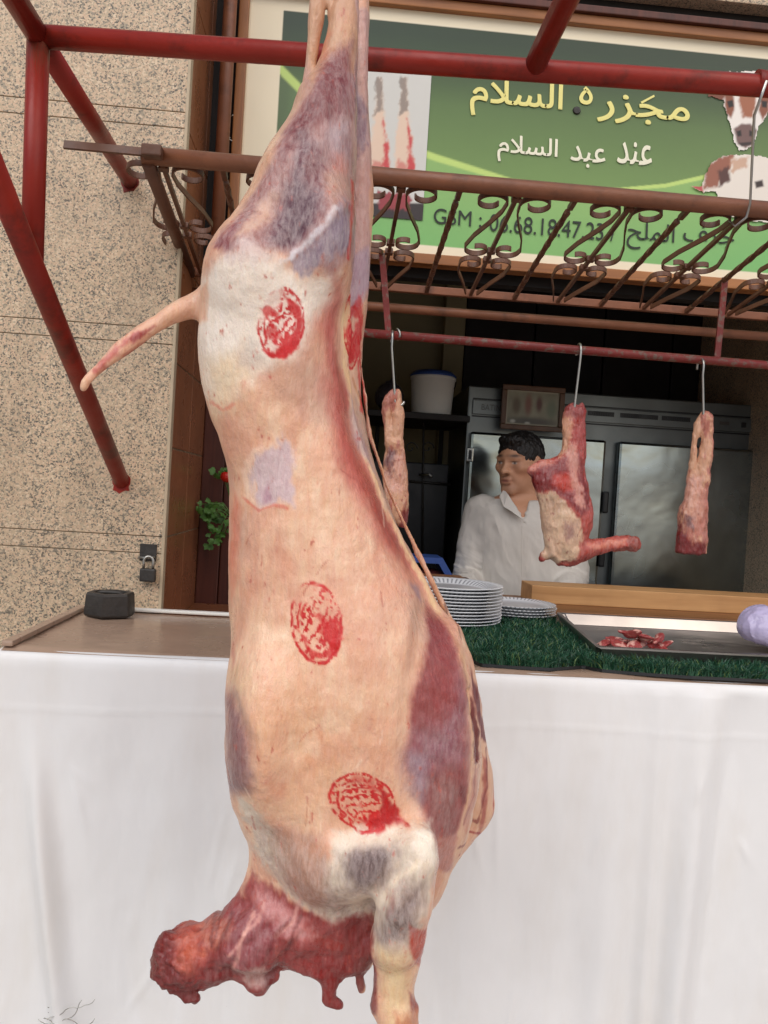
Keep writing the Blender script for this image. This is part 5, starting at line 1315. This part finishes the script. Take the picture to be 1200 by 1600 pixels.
pt.poly([(715, 1222), (728, 1235), (730, 1260), (720, 1262)], (138, 56, 58), 0.7, 6)
pt.poly([(642, 905), (656, 920), (664, 944), (650, 935)], (172, 148, 158), 0.8, 5, 0.4)
# layered fat and lean at the breast edge
pt.poly([(735, 1045), (750, 1080), (758, 1125), (766, 1170), (755, 1175), (744, 1110)], (134, 44, 50), 0.95, 4, 0.1)
pt.poly([(738, 1090), (750, 1150), (764, 1170), (772, 1215), (768, 1280), (720, 1335), (700, 1365), (716, 1300), (735, 1240), (742, 1160)], (222, 190, 164), 0.95, 5, 0.2, 8)
pt.poly([(734, 1070), (745, 1110), (754, 1190), (745, 1196), (738, 1140)], (128, 40, 42), 0.9, 4, 0.1, 10)
pt.poly([(762, 1185), (776, 1215), (772, 1290), (742, 1316), (757, 1272), (760, 1222)], (176, 100, 92), 0.75, 6, 0.1, 10)
pt.poly([(742, 1196), (752, 1196), (748, 1250), (728, 1300), (720, 1330), (724, 1290), (738, 1240)], (200, 150, 132), 0.7, 6, 0.3, 10)
pt.line([(760, 1170), (759, 1230), (744, 1282), (716, 1322)], (158, 92, 82), 4, 0.8)
pt.line([(744, 1190), (742, 1240), (726, 1290)], (160, 92, 82), 3.5, 0.5)
pt.line([(772, 1210), (770, 1275), (752, 1302), (716, 1334)], (176, 60, 56), 4, 0.8)
pt.poly([(676, 1385), (702, 1362), (716, 1300), (690, 1335), (674, 1330)], (196, 150, 140), 0.9, 6, 0.4)
# back edge: purple strip
pt.poly([(350, 1085), (372, 1080), (382, 1130), (390, 1180), (396, 1240), (380, 1250), (350, 1240)], (138, 98, 106), 0.85, 22, 0.4, 12)
pt.poly([(356, 1040), (380, 1050), (384, 1085), (362, 1090)], (218, 190, 160), 0.6, 10)
# shoulder: white fascia over grey-purple muscle
pt.poly([(370, 1250), (392, 1252), (420, 1290), (470, 1320), (512, 1344), (520, 1306), (560, 1298), (640, 1302), (674, 1298), (682, 1330), (674, 1420), (650, 1500), (580, 1490), (520, 1450), (440, 1390), (398, 1340)], (226, 214, 198), 0.95, 12, 0.45, 22)
pt.poly([(400, 1300), (450, 1325), (500, 1350), (540, 1400), (560, 1450), (520, 1440), (450, 1395), (412, 1340)], (172, 152, 140), 0.7, 24, 0.8, 40)
pt.poly([(425, 1285), (505, 1300), (514, 1340), (512, 1400), (505, 1440), (462, 1402), (430, 1350), (412, 1310)], (188, 150, 130), 0.75, 18, 0.5, 14)
pt.poly([(398, 1275), (425, 1300), (450, 1350), (420, 1345), (395, 1310)], (196, 182, 168), 0.5, 14, 0.5)
pt.poly([(528, 1330), (590, 1312), (622, 1336), (606, 1390), (560, 1402), (530, 1376)], (112, 94, 94), 0.9, 26, 0.7, 16)
pt.poly([(590, 1420), (630, 1380), (668, 1370), (664, 1440), (640, 1480), (590, 1480)], (128, 108, 104), 0.85, 26, 0.75, 18)
pt.poly([(640, 1300), (676, 1302), (684, 1350), (660, 1358), (638, 1330)], (242, 234, 220), 0.85, 14, 0.1)
pt.poly([(512, 1310), (640, 1300), (600, 1325), (530, 1340)], (234, 222, 206), 0.8, 12, 0.15)
pt.line([(588, 1420), (612, 1385), (652, 1352)], (238, 224, 204), 8, 0.8)
pt.poly([(596, 1400), (612, 1395), (614, 1430), (602, 1440)], (160, 96, 90), 0.5, 8)
pt.poly([(585, 1470), (650, 1480), (645, 1620), (585, 1620)], (226, 204, 170), 0.9, 22, 0.2)
pt.poly([(612, 1572), (660, 1560), (660, 1620), (620, 1620)], (206, 152, 120), 0.8, 10, 0.1, 14)
pt.poly([(638, 1545), (660, 1560), (658, 1585), (642, 1580)], (156, 62, 54), 0.8, 6)
# brisket underside, neck, cut end: red
pt.poly([(395, 1360), (440, 1390), (520, 1440), (590, 1470), (590, 1520), (520, 1620), (200, 1620), (200, 1430), (380, 1400)], (164, 84, 80), 1.0, 10, 0.15, 14)
pt.poly([(450, 1420), (490, 1452), (560, 1470), (588, 1468), (586, 1490), (530, 1486), (480, 1470)], (168, 74, 62), 0.85, 8, 0.25)
pt.poly([(404, 1372), (450, 1410), (500, 1462), (470, 1478), (420, 1440), (395, 1400)], (216, 170, 166), 0.75, 14, 0.4, 20)
pt.poly([(360, 1420), (410, 1420), (440, 1460), (430, 1500), (370, 1520), (340, 1510), (350, 1450)], (160, 98, 104), 0.75, 22, 0.3, 20)
pt.poly([(300, 1436), (345, 1425), (362, 1440), (340, 1480), (318, 1500), (310, 1470)], (200, 138, 116), 0.8, 12, 0.3, 24)
pt.poly([(270, 1450), (306, 1442), (315, 1490), (300, 1530), (276, 1528), (268, 1490)], (206, 130, 104), 0.8, 24, 0.15, 26)
pt.poly([(200, 1430), (272, 1446), (266, 1490), (276, 1520), (312, 1540), (318, 1620), (200, 1620)], (138, 52, 48), 0.9, 14, 0.15, 26)
pt.poly([(310, 1520), (352, 1500), (384, 1525), (350, 1545), (318, 1556)], (138, 44, 44), 0.75, 10, 0.3, 20)
pt.poly([(372, 1512), (410, 1508), (432, 1520), (410, 1550), (388, 1545)], (190, 160, 152), 0.8, 8, 0.6, 20)
pt.poly([(412, 1515), (436, 1505), (432, 1545), (412, 1548)], (128, 50, 50), 0.7, 6)
pt.poly([(490, 1490), (545, 1500), (540, 1600), (490, 1600)], (156, 52, 46), 0.9, 6, 0.2)
pt.poly([(548, 1500), (585, 1500), (585, 1570), (548, 1570)], (150, 82, 76), 0.9, 5)
pt.poly([(645, 1440), (670, 1450), (668, 1490), (645, 1490)], (190, 90, 66), 0.9, 5)
# tail
pt.poly([(110, 620), (110, 590), (250, 470), (322, 440), (326, 500), (240, 540), (150, 615)], (230, 194, 168), 0.9, 6, 0.3)
pt.line([(215, 520), (182, 545), (150, 580)], (196, 104, 98), 10, 0.75); pt.line([(240, 508), (205, 530)], (168, 70, 72), 6, 0.7)
pt.line([(225, 530), (190, 556)], (186, 96, 84), 6, 0.5)
rs_ = np.random.default_rng(5)
for k in range(16):          # fine veins and knife nicks
    x, y = rs_.uniform(380, 650), rs_.uniform(560, 1280); dx, dy = rs_.normal(0, 10), rs_.uniform(14, 46)
    pt.line([(x, y), (x + dx, y + dy * .5), (x + dx * 1.6, y + dy)], (186, 110, 92) if k % 3 else (240, 220, 200), 2.2, 0.5)
# small red flecks and stains
pt.speck((176, 62, 50), 0.80, 0.03, 0.5); pt.speck((206, 130, 110), 0.72, 0.06, 0.25)
# blurry inspection stamps in red ink
def stamp(cx, cy, rx, ry, ang, seed, heavy=(0, 0), cover=0.5):
    c0 = px_to_body([(cx, cy)])[0]; s_ = px_to_body.scale; dx, dz = (pt.P0 - c0).T / s_; dz = -dz
    ca, sa = math.cos(ang), math.sin(ang); u = (dx * ca + dz * sa) / rx; v = (-dx * sa + dz * ca) / ry
    f = fbm(V, (230, 90, 120), 3, seed); g = fbm(V, 36, 3, seed + 5); e = fbm(V, 70, 3, seed + 9)
    r = np.hypot(u, v) + (e - .5) * .14; th = np.arctan2(v, u)
    hv = np.exp(-(((u - heavy[0]) / .5) ** 2 + ((v - heavy[1]) / .5) ** 2))
    ring = lambda a, b: sstep(a - .03, a + .02, r) * (1 - sstep(b - .02, b + .03, r))
    m = np.maximum(ring(.90, .99) * sstep(.30, .44, f), ring(.68, .76) * sstep(.44, .54, f))
    m = np.maximum(m, ring(.77, .89) * sstep(.15, .5, np.sin(th * 15 + e * 9)) * sstep(.40, .5, f) * .9)
    scr = np.maximum(np.sin(u * 17 + e * 8) * np.sin(v * 21 + f * 5), np.sin((u + v) * 15 + e * 11) - .45)
    m = np.maximum(m, (1 - sstep(.58, .66, r)) * sstep(.1, .35, scr + (f - .5)))
    m = m * sstep(1 - cover - .10, 1 - cover + .10, g + .45 * hv - .05) * (r < 1.08)
    sm_ = (1 - sstep(.98, 1.14, r)) * sstep(.45, .9, hv + (f - .5) * 1.3 + (e - .5) * .9)
    m = np.maximum(m, sm_ * .95); m = np.maximum(m, (1 - sstep(.9, 1.05, r)) * (.10 + .25 * np.clip(hv, 0, 1)))
    pt.put(m * sstep(-0.4, 0.1, -norms_of(me)[:, 1]), (206, 26, 28), 0.95, 0.08)
stamp(440, 506, 35, 53, 0.14, 61, (0.35, 0.6), 0.66)
stamp(494, 973, 39, 63, -0.2, 71, (0.55, 0.25), 0.68)
stamp(566, 1254, 54, 44, 0.55, 81, (0.75, 0.25), 0.72)
stamp(553, 506, 17, 56, 0.0, 91, (0.1, 0.6), 0.7)
ink = (206, 26, 30)
pt.poly([(446, 454), (462, 464), (474, 492), (471, 545), (452, 556), (430, 558), (410, 548), (436, 548), (458, 532), (460, 496)], ink, 0.85, 3, 0.05, 10)
pt.poly([(418, 482), (428, 476), (444, 482), (446, 496), (430, 494), (440, 510), (446, 526), (424, 530), (418, 516), (430, 508)], ink, 0.7, 3, 0.05, 12)
pt.poly([(456, 968), (466, 992), (484, 1008), (506, 1014), (524, 992), (531, 962), (537, 1000), (524, 1022), (492, 1022), (468, 1006)], ink, 0.75, 3, 0.05, 12)
pt.poly([(486, 958), (500, 962), (512, 978), (500, 996), (488, 984), (494, 972)], ink, 0.6, 3, 0.05, 14)
pt.poly([(584, 1224), (604, 1240), (618, 1268), (636, 1300), (606, 1302), (574, 1296), (556, 1284), (590, 1282), (598, 1262)], (190, 20, 26), 0.9, 5, 0.05, 14)
pt.poly([(560, 1206), (586, 1216), (606, 1240), (590, 1240), (566, 1222), (536, 1216)], ink, 0.45, 6, 0.05, 12)
pt.poly([(543, 458), (562, 460), (568, 500), (566, 556), (548, 552), (544, 520), (556, 500)], ink, 0.7, 4, 0.05, 12)
for k in range(9):           # pale sinew streaks over the neck
    x, y = rs_.uniform(350, 470), rs_.uniform(1400, 1440); pt.line([(x, y), (x + rs_.uniform(-28, -8), y + rs_.uniform(25, 45)), (x + rs_.uniform(-50, -20), y + rs_.uniform(55, 90))], (226, 184, 172) if k % 2 else (130, 56, 56), 5, 0.55)
pt.line([(561, 560), (566, 600), (567, 640)], (214, 44, 40), 5, 0.7)
pt.poly([(600, 1285), (625, 1280), (634, 1302), (606, 1302)], (190, 30, 34), 0.6, 8)
pt.col = 0.82 * np.clip(pt.col / 0.82, 0, 1.1) ** 1.48
set_col(me, pt.col, pt.web)
o = link('hanging_carcass', me, M['flesh'])
tag(o, 'large skinned sheep carcass with red stamps hanging head down before the counter', 'carcass')

# ================================================================== CUTS ON THE HOOKS
def cut_piece(build, paint, label, seedv, Yc=YM, vox=0.0032):
    xs = build['box']; a = at(xs[0], xs[3], Yc); b = at(xs[2], xs[1], Yc)
    s = SDF((a[0] - .03, Yc - .11, a[2] - .03), (b[0] + .03, Yc + .11, b[2] + .03), vox); k_ = Yc / F_PX
    for rws in build.get('lofts', []):
        out = []
        for (py, Lx, Rx, dp) in rws:
            p, r = at(Lx, py, Yc), at(Rx, py, Yc); out.append(((p[2] + r[2]) / 2, (p[0] + r[0]) / 2, Yc, (r[0] - p[0]) / 2, dp, dp))
        s.loft(out, 0.012, ex=2.3)
    for pts, rad in build.get('chains', []):
        s.cone([at(p[0], p[1], Yc + (p[2] if len(p) > 2 else 0)) for p in pts], [r * k_ for r in rad], 0.010)
    V, q = s.quads(); me = refine(V, q, 1); smooth_on(me); V = verts_of(me)
    push(me, (fbm(V, 18, 3, seedv) - .5) * .014 + (fbm(V, (70, 70, 28), 4, seedv + 1) - .5) * .007 - np.abs(fbm(V, (38, 38, 26), 3, seedv + 2) - .5) * .010 + .0012); V = verts_of(me)
    cv = lambda px: np.array([at(x, y, Yc - .03)[[0, 2]] for x, y in px]); cv.scale = k_
    p = Paint(V, (186, 96, 84), cv, 0.008, 40); paint(p); p.col = 0.80 * np.clip(p.col / 0.80, 0, 1.1) ** 1.4; set_col(me, p.col, p.web)
    return tag(link('hanging_meat', me, M['cut']), label, 'meat', 'cuts of lamb on the meat hooks')
def shoulder_paint(p):
    p.poly([(870, 620), (925, 620), (925, 720), (870, 725)], (176, 74, 62), 0.95, 8, 0.25)
    p.poly([(880, 640), (898, 640), (895, 700), (875, 715)], (226, 190, 160), 0.8, 6, 0.3, 10)
    p.poly([(824, 718), (870, 718), (876, 740), (826, 748)], (210, 150, 132), 0.8, 6, 0.4, 12)
    p.poly([(830, 738), (880, 715), (905, 700), (922, 760), (924, 800), (905, 808), (880, 778), (850, 770), (834, 766)], (146, 34, 36), 0.95, 6, 0.2, 10)
    p.poly([(862, 742), (885, 735), (900, 745), (898, 765), (880, 770), (862, 760)], (214, 96, 72), 0.7, 8)
    p.poly([(885, 705), (902, 690), (906, 740), (916, 800), (900, 790), (892, 760)], (222, 176, 160), 0.75, 6, 0.3, 10)
    p.poly([(836, 768), (862, 768), (884, 785), (908, 815), (915, 850), (900, 876), (870, 884), (845, 872), (846, 820), (838, 790)], (224, 200, 174), 0.92, 6, 0.25, 12)
    p.poly([(850, 775), (876, 778), (882, 800), (860, 806)], (178, 148, 122), 0.6, 10, 0.5, 14)
    p.poly([(880, 812), (900, 818), (900, 840), (882, 848)], (150, 108, 100), 0.7, 10, 0.6, 16)
    p.poly([(826, 745), (838, 760), (848, 830), (852, 880), (842, 880), (838, 820), (828, 770)], (150, 40, 42), 0.8, 4)
    p.poly([(905, 845), (960, 838), (1000, 838), (1000, 862), (940, 866), (900, 872)], (186, 92, 76), 0.9, 5, 0.4, 10)
    p.poly([(915, 850), (960, 842), (985, 842), (980, 852), (930, 860)], (222, 160, 132), 0.6, 5, 0.4, 8)
    p.poly([(984, 836), (1004, 836), (1004, 864), (986, 862)], (150, 72, 48), 0.8, 4)
    p.poly([(884, 624), (920, 624), (916, 655), (900, 652), (884, 650)], (150, 58, 56), 0.7, 5, 0.3, 10)
    p.speck((140, 30, 30), .72, .05, .5)
cut_piece(dict(box=(818, 620, 1006, 892),
    lofts=[[(646, 881, 913, .016), (665, 878, 914, .020), (690, 878, 915, .026), (710, 872, 916, .030), (730, 850, 915, .032), (745, 834, 917, .036), (770, 837, 922, .040), (800, 843, 925, .040), (830, 848, 922, .038), (850, 851, 914, .035), (868, 856, 906, .026), (883, 872, 890, .014)]],
    chains=[([(900, 652), (893, 640), (895, 634)], [12, 10, 5]), ([(902, 665), (908, 642), (909, 634)], [9, 8, 5]), ([(872, 728), (848, 731), (833, 736)], [13, 11, 9]), ([(895, 862), (915, 858), (950, 851), (980, 848), (990, 850)], [20, 16, 10, 11, 12]), ([(862, 862), (852, 868), (848, 873)], [10, 8, 6])]),
    shoulder_paint, 'large bony shoulder cut with a leg sticking out, hung before the man', 51)
def shank_paint(pts_low):
    def f(p):
        p.poly(pts_low['all'], (214, 178, 148), 0.9, 6, 0.25); p.put(sstep(.48, .6, fbm(p.V, (50, 50, 14), 4, 77)), (176, 104, 92), .7)
        p.poly(pts_low['red'], (136, 32, 36), 0.95, 5, 0.15, 8); p.poly(pts_low['mid'], (206, 160, 140), 0.8, 8, 0.5, 14); p.poly(pts_low['dark'], (116, 60, 62), 0.85, 6, 0.4, 12)
        p.speck((150, 50, 46), .72, .05, .5)
    return f
cut_piece(dict(box=(1050, 640, 1116, 870), lofts=[[(742, 1083, 1104, .014), (760, 1074, 1104, .020), (790, 1063, 1105, .026), (820, 1060, 1105, .028), (845, 1058, 1104, .028), (864, 1057, 1103, .022)]],
    chains=[([(1103, 652), (1092, 665), (1085, 684), (1083, 708), (1081, 732), (1082, 752)], [8, 7.5, 6.5, 5.5, 5.5, 7]), ([(1104, 652), (1104, 690), (1100, 720), (1095, 750)], [9, 9.5, 10, 13])]),
    shank_paint(dict(all=[(1040, 630), (1120, 630), (1120, 880), (1040, 880)], red=[(1052, 790), (1066, 785), (1072, 830), (1082, 850), (1104, 845), (1110, 880), (1050, 880)], mid=[(1072, 745), (1100, 740), (1104, 800), (1080, 830), (1066, 790)], dark=[(1070, 800), (1085, 810), (1084, 830), (1072, 824)])),
    'lamb shank with a gap behind the tendon hung before the right fridge door', 53)
cut_piece(dict(box=(590, 600, 646, 835), lofts=[[(690, 606, 630, .014), (715, 601, 633, .020), (745, 599, 636, .025), (775, 600, 638, .027), (800, 606, 638, .024), (825, 622, 637, .016)]],
    chains=[([(614, 616), (605, 630), (604, 645), (606, 668), (609, 692)], [7, 6.5, 5.5, 5.5, 7]), ([(621, 614), (621, 650), (620, 690)], [7, 8, 10])]),
    shank_paint(dict(all=[(580, 590), (660, 590), (660, 840), (580, 840)], red=[(628, 800), (645, 790), (645, 840), (620, 840)], mid=[(600, 715), (632, 705), (636, 770), (604, 775)], dark=[(604, 700), (620, 705), (612, 745), (602, 740)])),
    'lamb shank hung close beside the carcass before the shelf', 55)
# ================================================================== THE MAN BEHIND THE COUNTER
YP = 3.05
def mp(px, py, dy=0.0): return at(px, py, YP + dy)
KP = YP / F_PX
HC = mp(812, 724)
TH, PT = R(-47), R(6)
Rz = np.array([[math.cos(TH), -math.sin(TH), 0], [math.sin(TH), math.cos(TH), 0], [0, 0, 1]])
Rx = np.array([[1, 0, 0], [0, math.cos(PT), -math.sin(PT)], [0, math.sin(PT), math.cos(PT)]])
RH = Rz @ Rx
def hw(f, s, z): return HC + RH @ np.array([s, -f, z])        # forward, sideways, up from the head centre
lo = mp(668, 655) - np.array([0.06, 0.42, 0]); hi = mp(935, 655) + np.array([0.08, 0.22, 0.02]); lo[2] = FLOOR_IN
B = SDF(lo, hi, 0.0042)
def he(f, s, z, r, k=0.012, mode='add'): B.ell(hw(f, s, z), (r[1], r[0], r[2]), k, mode, RH)
he(-0.012, 0, 0.030, (.093, .074, .084))                                   # skull
he(0.022, 0, -0.035, (.064, .060, .076), 0.03)                              # face
he(0.030, 0, -0.078, (.050, .048, .036), 0.02)                              # jaw
B.cone([hw(.072, -.012, -.096), hw(.072, .012, -.096)], .017, 0.018)        # chin
for s_ in (-1, 1):
    B.cone([hw(.078, s_ * .012, .026), hw(.066, s_ * .046, .022)], [.011, .010], 0.014)       # brow ridge
    B.cone([hw(.062, s_ * .046, -.012), hw(.028, s_ * .062, -.014)], [.016, .012], 0.02)      # cheekbone
    B.cone([hw(.092, s_ * .030, .004), hw(.092, s_ * .036, .003)], .011, 0.010, 'sub')        # eye socket
    B.ell(hw(.068, s_ * .031, .004), (.0125,) * 3, 0.003)                                     # eyeball and lids
    B.cone([hw(.078, s_ * .022, .0135), hw(.076, s_ * .040, .0125)], .0035, 0.004)            # upper lid
    B.cone([hw(.092, s_ * .012, -.026), hw(.086, s_ * .014, -.028)], .0075, 0.006)            # nostril wing
    B.ell(hw(-.008, s_ * .076, -.004), (.009, .018, .030), 0.008, 'add', RH)                  # ear
    B.cone([hw(.078, s_ * .016, -.036), hw(.060, s_ * .032, -.062)], .007, 0.014)             # cheek fold
B.cone([hw(.080, 0, .018), hw(.092, 0, -.008), hw(.104, 0, -.026)], [.0075, .009, .0105], 0.010)   # nose
B.cone([hw(.090, -.016, -.054), hw(.094, 0, -.052), hw(.090, .016, -.054)], .0062, 0.008)         # lips
B.cone([hw(.089, -.014, -.066), hw(.091, 0, -.067), hw(.089, .014, -.066)], .0068, 0.008)
B.cone([hw(.100, -.018, -.0600), hw(.100, .018, -.0600)], .0034, 0.004, 'sub')
NB = mp(818, 792, 0.03)
B.cone([hw(-.025, 0, -.05), NB, NB + np.array([0, .01, -.06])], [.056, .058, .075], 0.03)     # neck
def trow(py, Lx, Rx, f, b):
    p, r = mp(Lx, py), mp(Rx, py); return ((p[2] + r[2]) / 2, (p[0] + r[0]) / 2, YP + 0.02, (r[0] - p[0]) / 2, f, b)
torso = [(772, 792, 845, .05, .06), (782, 768, 868, .070, .085), (793, 750, 884, .092, .10), (812, 744, 891, .108, .108), (840, 745, 890, .116, .108), (870, 748, 888, .118, .108), (910, 750, 886, .118, .104), (950, 752, 884, .118, .102), (1000, 752, 884, .118, .105), (1040, 756, 880, .11, .11)]
B.loft([trow(*t) for t in torso], 0.03, ex=2.4)
hip = mp(818, 1030, 0.02)
for s_ in (-1, 1):
    hx = hip + np.array([s_ * .085, 0, 0]); B.cone([hx, hx + np.array([s_ * .01, -.01, -.40 * (hip[2] - FLOOR_IN) / .9]), np.array([hx[0] + s_ * .012, hx[1] + .01, FLOOR_IN + .09])], [.085, .062, .042], 0.02)
    ft = np.array([hx[0] + s_ * .015, hx[1] + .02, FLOOR_IN + .045]); B.cone([ft, ft + np.array([s_ * .02, -.17, -.01])], [.045, .036], 0.02)
SHL, ELL, WRL = mp(752, 801, .03), mp(730, 905, .02), mp(726, 926, -.21)
SHR, ELR, WRR = mp(884, 806, .03), mp(896, 905, .02), mp(880, 930, -.20)
def arm(b, s, e, wv, g=1.0, k=0.03): b.cone([s, e, wv], [.052 * g, .043 * g, .030 * g], k)
arm(B, SHL, ELL, WRL); arm(B, SHR, ELR, WRR)
def hand(wr, fwd, side, dn):
    """palm, four bent fingers of different lengths and a thumb"""
    f = np.array(fwd, float); f /= np.linalg.norm(f); s_ = np.array(side, float); d_ = np.array(dn, float)
    c = wr + f * .05
    B.cone([wr + f * .01 - s_ * .012, c - s_ * .018 + f * .03], [.021, .015], 0.012); B.cone([wr + f * .01 + s_ * .012, c + s_ * .02 + f * .03], [.021, .015], 0.012)
    for j, (o, ln) in enumerate(((-.030, .060), (-.010, .074), (.011, .070), (.030, .054))):
        a = c + s_ * o + f * .036; b = a + f * ln * .5 + d_ * .008; e = b + f * ln * .32 + d_ * ln * .36; B.cone([a, b, e], [.0092, .0085, .0072], 0.003)
    t0 = wr + f * .025 - s_ * .026; t1 = t0 + f * .03 - s_ * .026 + d_ * .006; B.cone([t0, t1, t1 + f * .03 - s_ * .006 + d_ * .008], [.013, .0105, .0085], 0.006)
hand(WRL, (.25, -1, -.12), (-1, -.25, 0), (0, 0, -1)); hand(WRR, (-.2, -1, -.1), (1, -.2, 0), (0, 0, -1))
V, q = B.quads(); me = refine(V, q, 1); smooth_on(me); V = verts_of(me)
Lc = (V - HC) @ RH; fF, sS, zZ = -Lc[:, 1], Lc[:, 0], Lc[:, 2]
col = np.tile(lin((200, 148, 116)), (len(V), 1))
def pm(m, rgb, a=1.0):
    global col
    m = np.clip(m, 0, 1)[:, None] * a; col = col * (1 - m) + lin(rgb) * m
def gs(f, s, z, rf, rs, rz): return np.exp(-(((fF - f) / rf) ** 2 + ((sS - s) / rs) ** 2 + ((zZ - z) / rz) ** 2))
nz = fbm(V, 60, 3, 4); pm(sstep(.5, .8, nz), (184, 130, 102), .35)
pm(gs(.06, 0, -.085, .07, .06, .03) * (fF > 0), (150, 116, 98), .45); pm(gs(.09, 0, -.048, .03, .026, .006), (140, 106, 90), .5)    # stubble
pm(gs(.09, 0, -.060, .03, .019, .009), (150, 84, 74), .8); pm(gs(.09, 0, -.060, .03, .019, .0022), (84, 44, 40), .8)
for s_ in (-1, 1):
    pm(gs(.075, s_ * .031, .0305 - 0.0, .03, .021, .0055), (26, 20, 18), .95)
    ey = gs(.078, s_ * .031, .004, .02, .012, .0048); pm(sstep(.35, .6, ey), (206, 196, 186), .9); pm(gs(.078, s_ * .033, .0045, .02, .0058, .006) ** 1.5, (24, 14, 10), 1.0)
    pm(gs(.078, s_ * .031, .0095, .02, .016, .0022), (44, 28, 22), .9); pm(gs(.075, s_ * .031, -.010, .02, .016, .006), (134, 90, 70), .5)
    pm(gs(.096, s_ * .008, -.033, .01, .004, .003), (70, 38, 30), .8); pm(gs(.05, s_ * .05, -.03, .04, .03, .03), (190, 122, 94), .3)
set_col(me, col)
man = link('person', me, M['skin'])
tag(man, 'man in white long sleeved shirt behind the counter looking to his right', 'person')
# short black hair
lo2 = HC - 0.14; hi2 = HC + 0.16
H_ = SDF(lo2, hi2, 0.004)
H_.ell(hw(-.014, 0, .034), (.0775, .0975, .0855), 0.01, 'add', RH)
H_.ell(hw(.052, 0, .088), (.052, .034, .022), 0.02, 'add', RH)
H_.ell(hw(.118, 0, .000), (.092, .070, .066), 0.008, 'sub', RH); H_.ell(hw(.066, 0, -.056), (.11, .078, .066), 0.01, 'sub', RH)
H_.ell(hw(-.02, 0, -.115), (.12, .13, .062), 0.01, 'sub', RH)
for s_ in (-1, 1): H_.ell(hw(-.002, s_ * .084, -.012), (.02, .020, .032), 0.006, 'sub', RH)
V, q = H_.quads(); hm = refine(V, q, 1); smooth_on(hm); V = verts_of(hm); push(hm, (fbm(V, (150, 150, 60), 4, 3) - .45) * .011)
link('hair', hm, M['hair'], None).parent = man
# white shirt: torso and sleeves a little outside the body, open collar, creases
Sh = SDF(lo, hi, 0.0048)
def grow(t, g): return [(z, cx, cy, a + g, f + g, b + g) for (z, cx, cy, a, f, b) in t]
Sh.loft(grow([trow(*t) for t in torso[1:]], .011), 0.03, ex=2.4)
Sh.cone([mp(818, 792, .03), mp(818, 800, .03)], [.070, .085], 0.02)
def sleeve(s, e, wv): Sh.cone([s + (0, 0, .004), s * .5 + e * .5, e, wv * .9 + e * .1], [.064, .062, .058, .046], 0.02)
sleeve(SHL, ELL, WRL); sleeve(SHR, ELR, WRR)
for py, r in ((818, .003), (806, .010), (794, .020), (782, .030), (768, .040), (752, .050)):
    c = mp(821 - (818 - py) * .03, py, -.12); Sh.cone([c, c + np.array([0, .11, 0])], [r, r], 0.006, 'sub')
Sh.cone([hw(-.02, 0, -.07), NB + np.array([0, 0, .03]), NB + np.array([0, .005, -.01])], [.064, .063, .052], 0.004, 'sub')
V, q = Sh.quads(); sm_ = refine(V, q, 1); smooth_on(sm_); V = verts_of(sm_)
r1 = fbm(V + 0.35 * np.stack([V[:, 2], V[:, 2], 0 * V[:, 2]], 1), (15, 15, 5), 3, 12); r2 = fbm(V, (34, 34, 14), 4, 15)
zsl = np.exp(-((V[:, 2] - ELL[2]) / .10) ** 2) * ((V[:, 0] < mp(752, 850)[0]) | (V[:, 0] > mp(884, 850)[0]))
r3 = fbm(V + 0.5 * np.stack([0 * V[:, 2], 0 * V[:, 2], V[:, 0]], 1), (10, 10, 34), 3, 19)
push(sm_, (1 - np.abs(r1 - .5) * 4) * .0045 - .002 + (r2 - .5) * .004 + zsl * (r3 - .5) * .020)
sh = link('shirt', sm_, M['shirt']); sh.parent = man
yf = YP - .125
def flap(pts):
    m = MB(); n = len(pts); a = [m.bm.verts.new(tuple(at(x, y, YP + dy))) for x, y, dy in pts]; b = [m.bm.verts.new(tuple(at(x, y, YP + dy) + np.array([0, -.005, .001]))) for x, y, dy in pts]
    m.bm.faces.new(a); m.bm.faces.new(list(reversed(b)))
    for k in range(n): m.bm.faces.new((a[(k + 1) % n], a[k], b[k], b[(k + 1) % n]))
    bmesh.ops.bevel(m.bm, geom=list(m.bm.edges), offset=.0015, segments=2, affect='EDGES'); return m
flap([(787, 764, -.035), (793, 772, -.066), (806, 793, -.100), (818, 814, -.123), (800, 800, -.118), (786, 792, -.100), (780, 776, -.06)]).build('collar', M['shirt'], sh)
flap([(846, 768, -.025), (838, 780, -.075), (830, 797, -.105), (821, 815, -.124), (836, 806, -.118), (850, 797, -.095), (855, 780, -.05)]).build('collar', M['shirt'], sh)
for px, py in ((822, 824), (820, 852), (821, 880), (821, 908)):
    c = at(px, py, YP - .132)
    MB().lathe([(0, .0), (.0055, 0), (.006, .0012), (.0045, .002), (.0035, .0012), (0, .0012)], (0, 0, 0), 16).build('button', M['button'], sh).location = (0, 0, 0)
    b_ = sh.children[-1]; b_.rotation_euler = (R(90), 0, 0); b_.location = c
pl_ = [at(816, 822, YP - .1305), at(815, 1000, YP - .131)]
MB().tube([pl_[0], (pl_[0] + pl_[1]) / 2 + (0, -.002, 0), pl_[1]], 1, 4, flat=(.003, .004, (1, 0, 0))).build('placket_seam', M['shirt'], sh)
T_ = SDF(lo, (hi[0], hi[1], hip[2] + .1), 0.007)
T_.loft([(hip[2] - .06, hip[0], hip[1], .168, .118, .118), (hip[2] + .04, hip[0], hip[1], .166, .116, .112)], 0.03, ex=2.4)
for s_ in (-1, 1):
    hx = hip + np.array([s_ * .085, 0, 0]); T_.cone([hx, hx + np.array([s_ * .01, -.01, -.40 * (hip[2] - FLOOR_IN) / .9]), np.array([hx[0] + s_ * .012, hx[1] + .01, FLOOR_IN + .06])], [.098, .078, .066], 0.02)
V, q = T_.quads(); tm_ = refine(V, q, 0); smooth_on(tm_); link('trousers', tm_, M['trousers']).parent = man
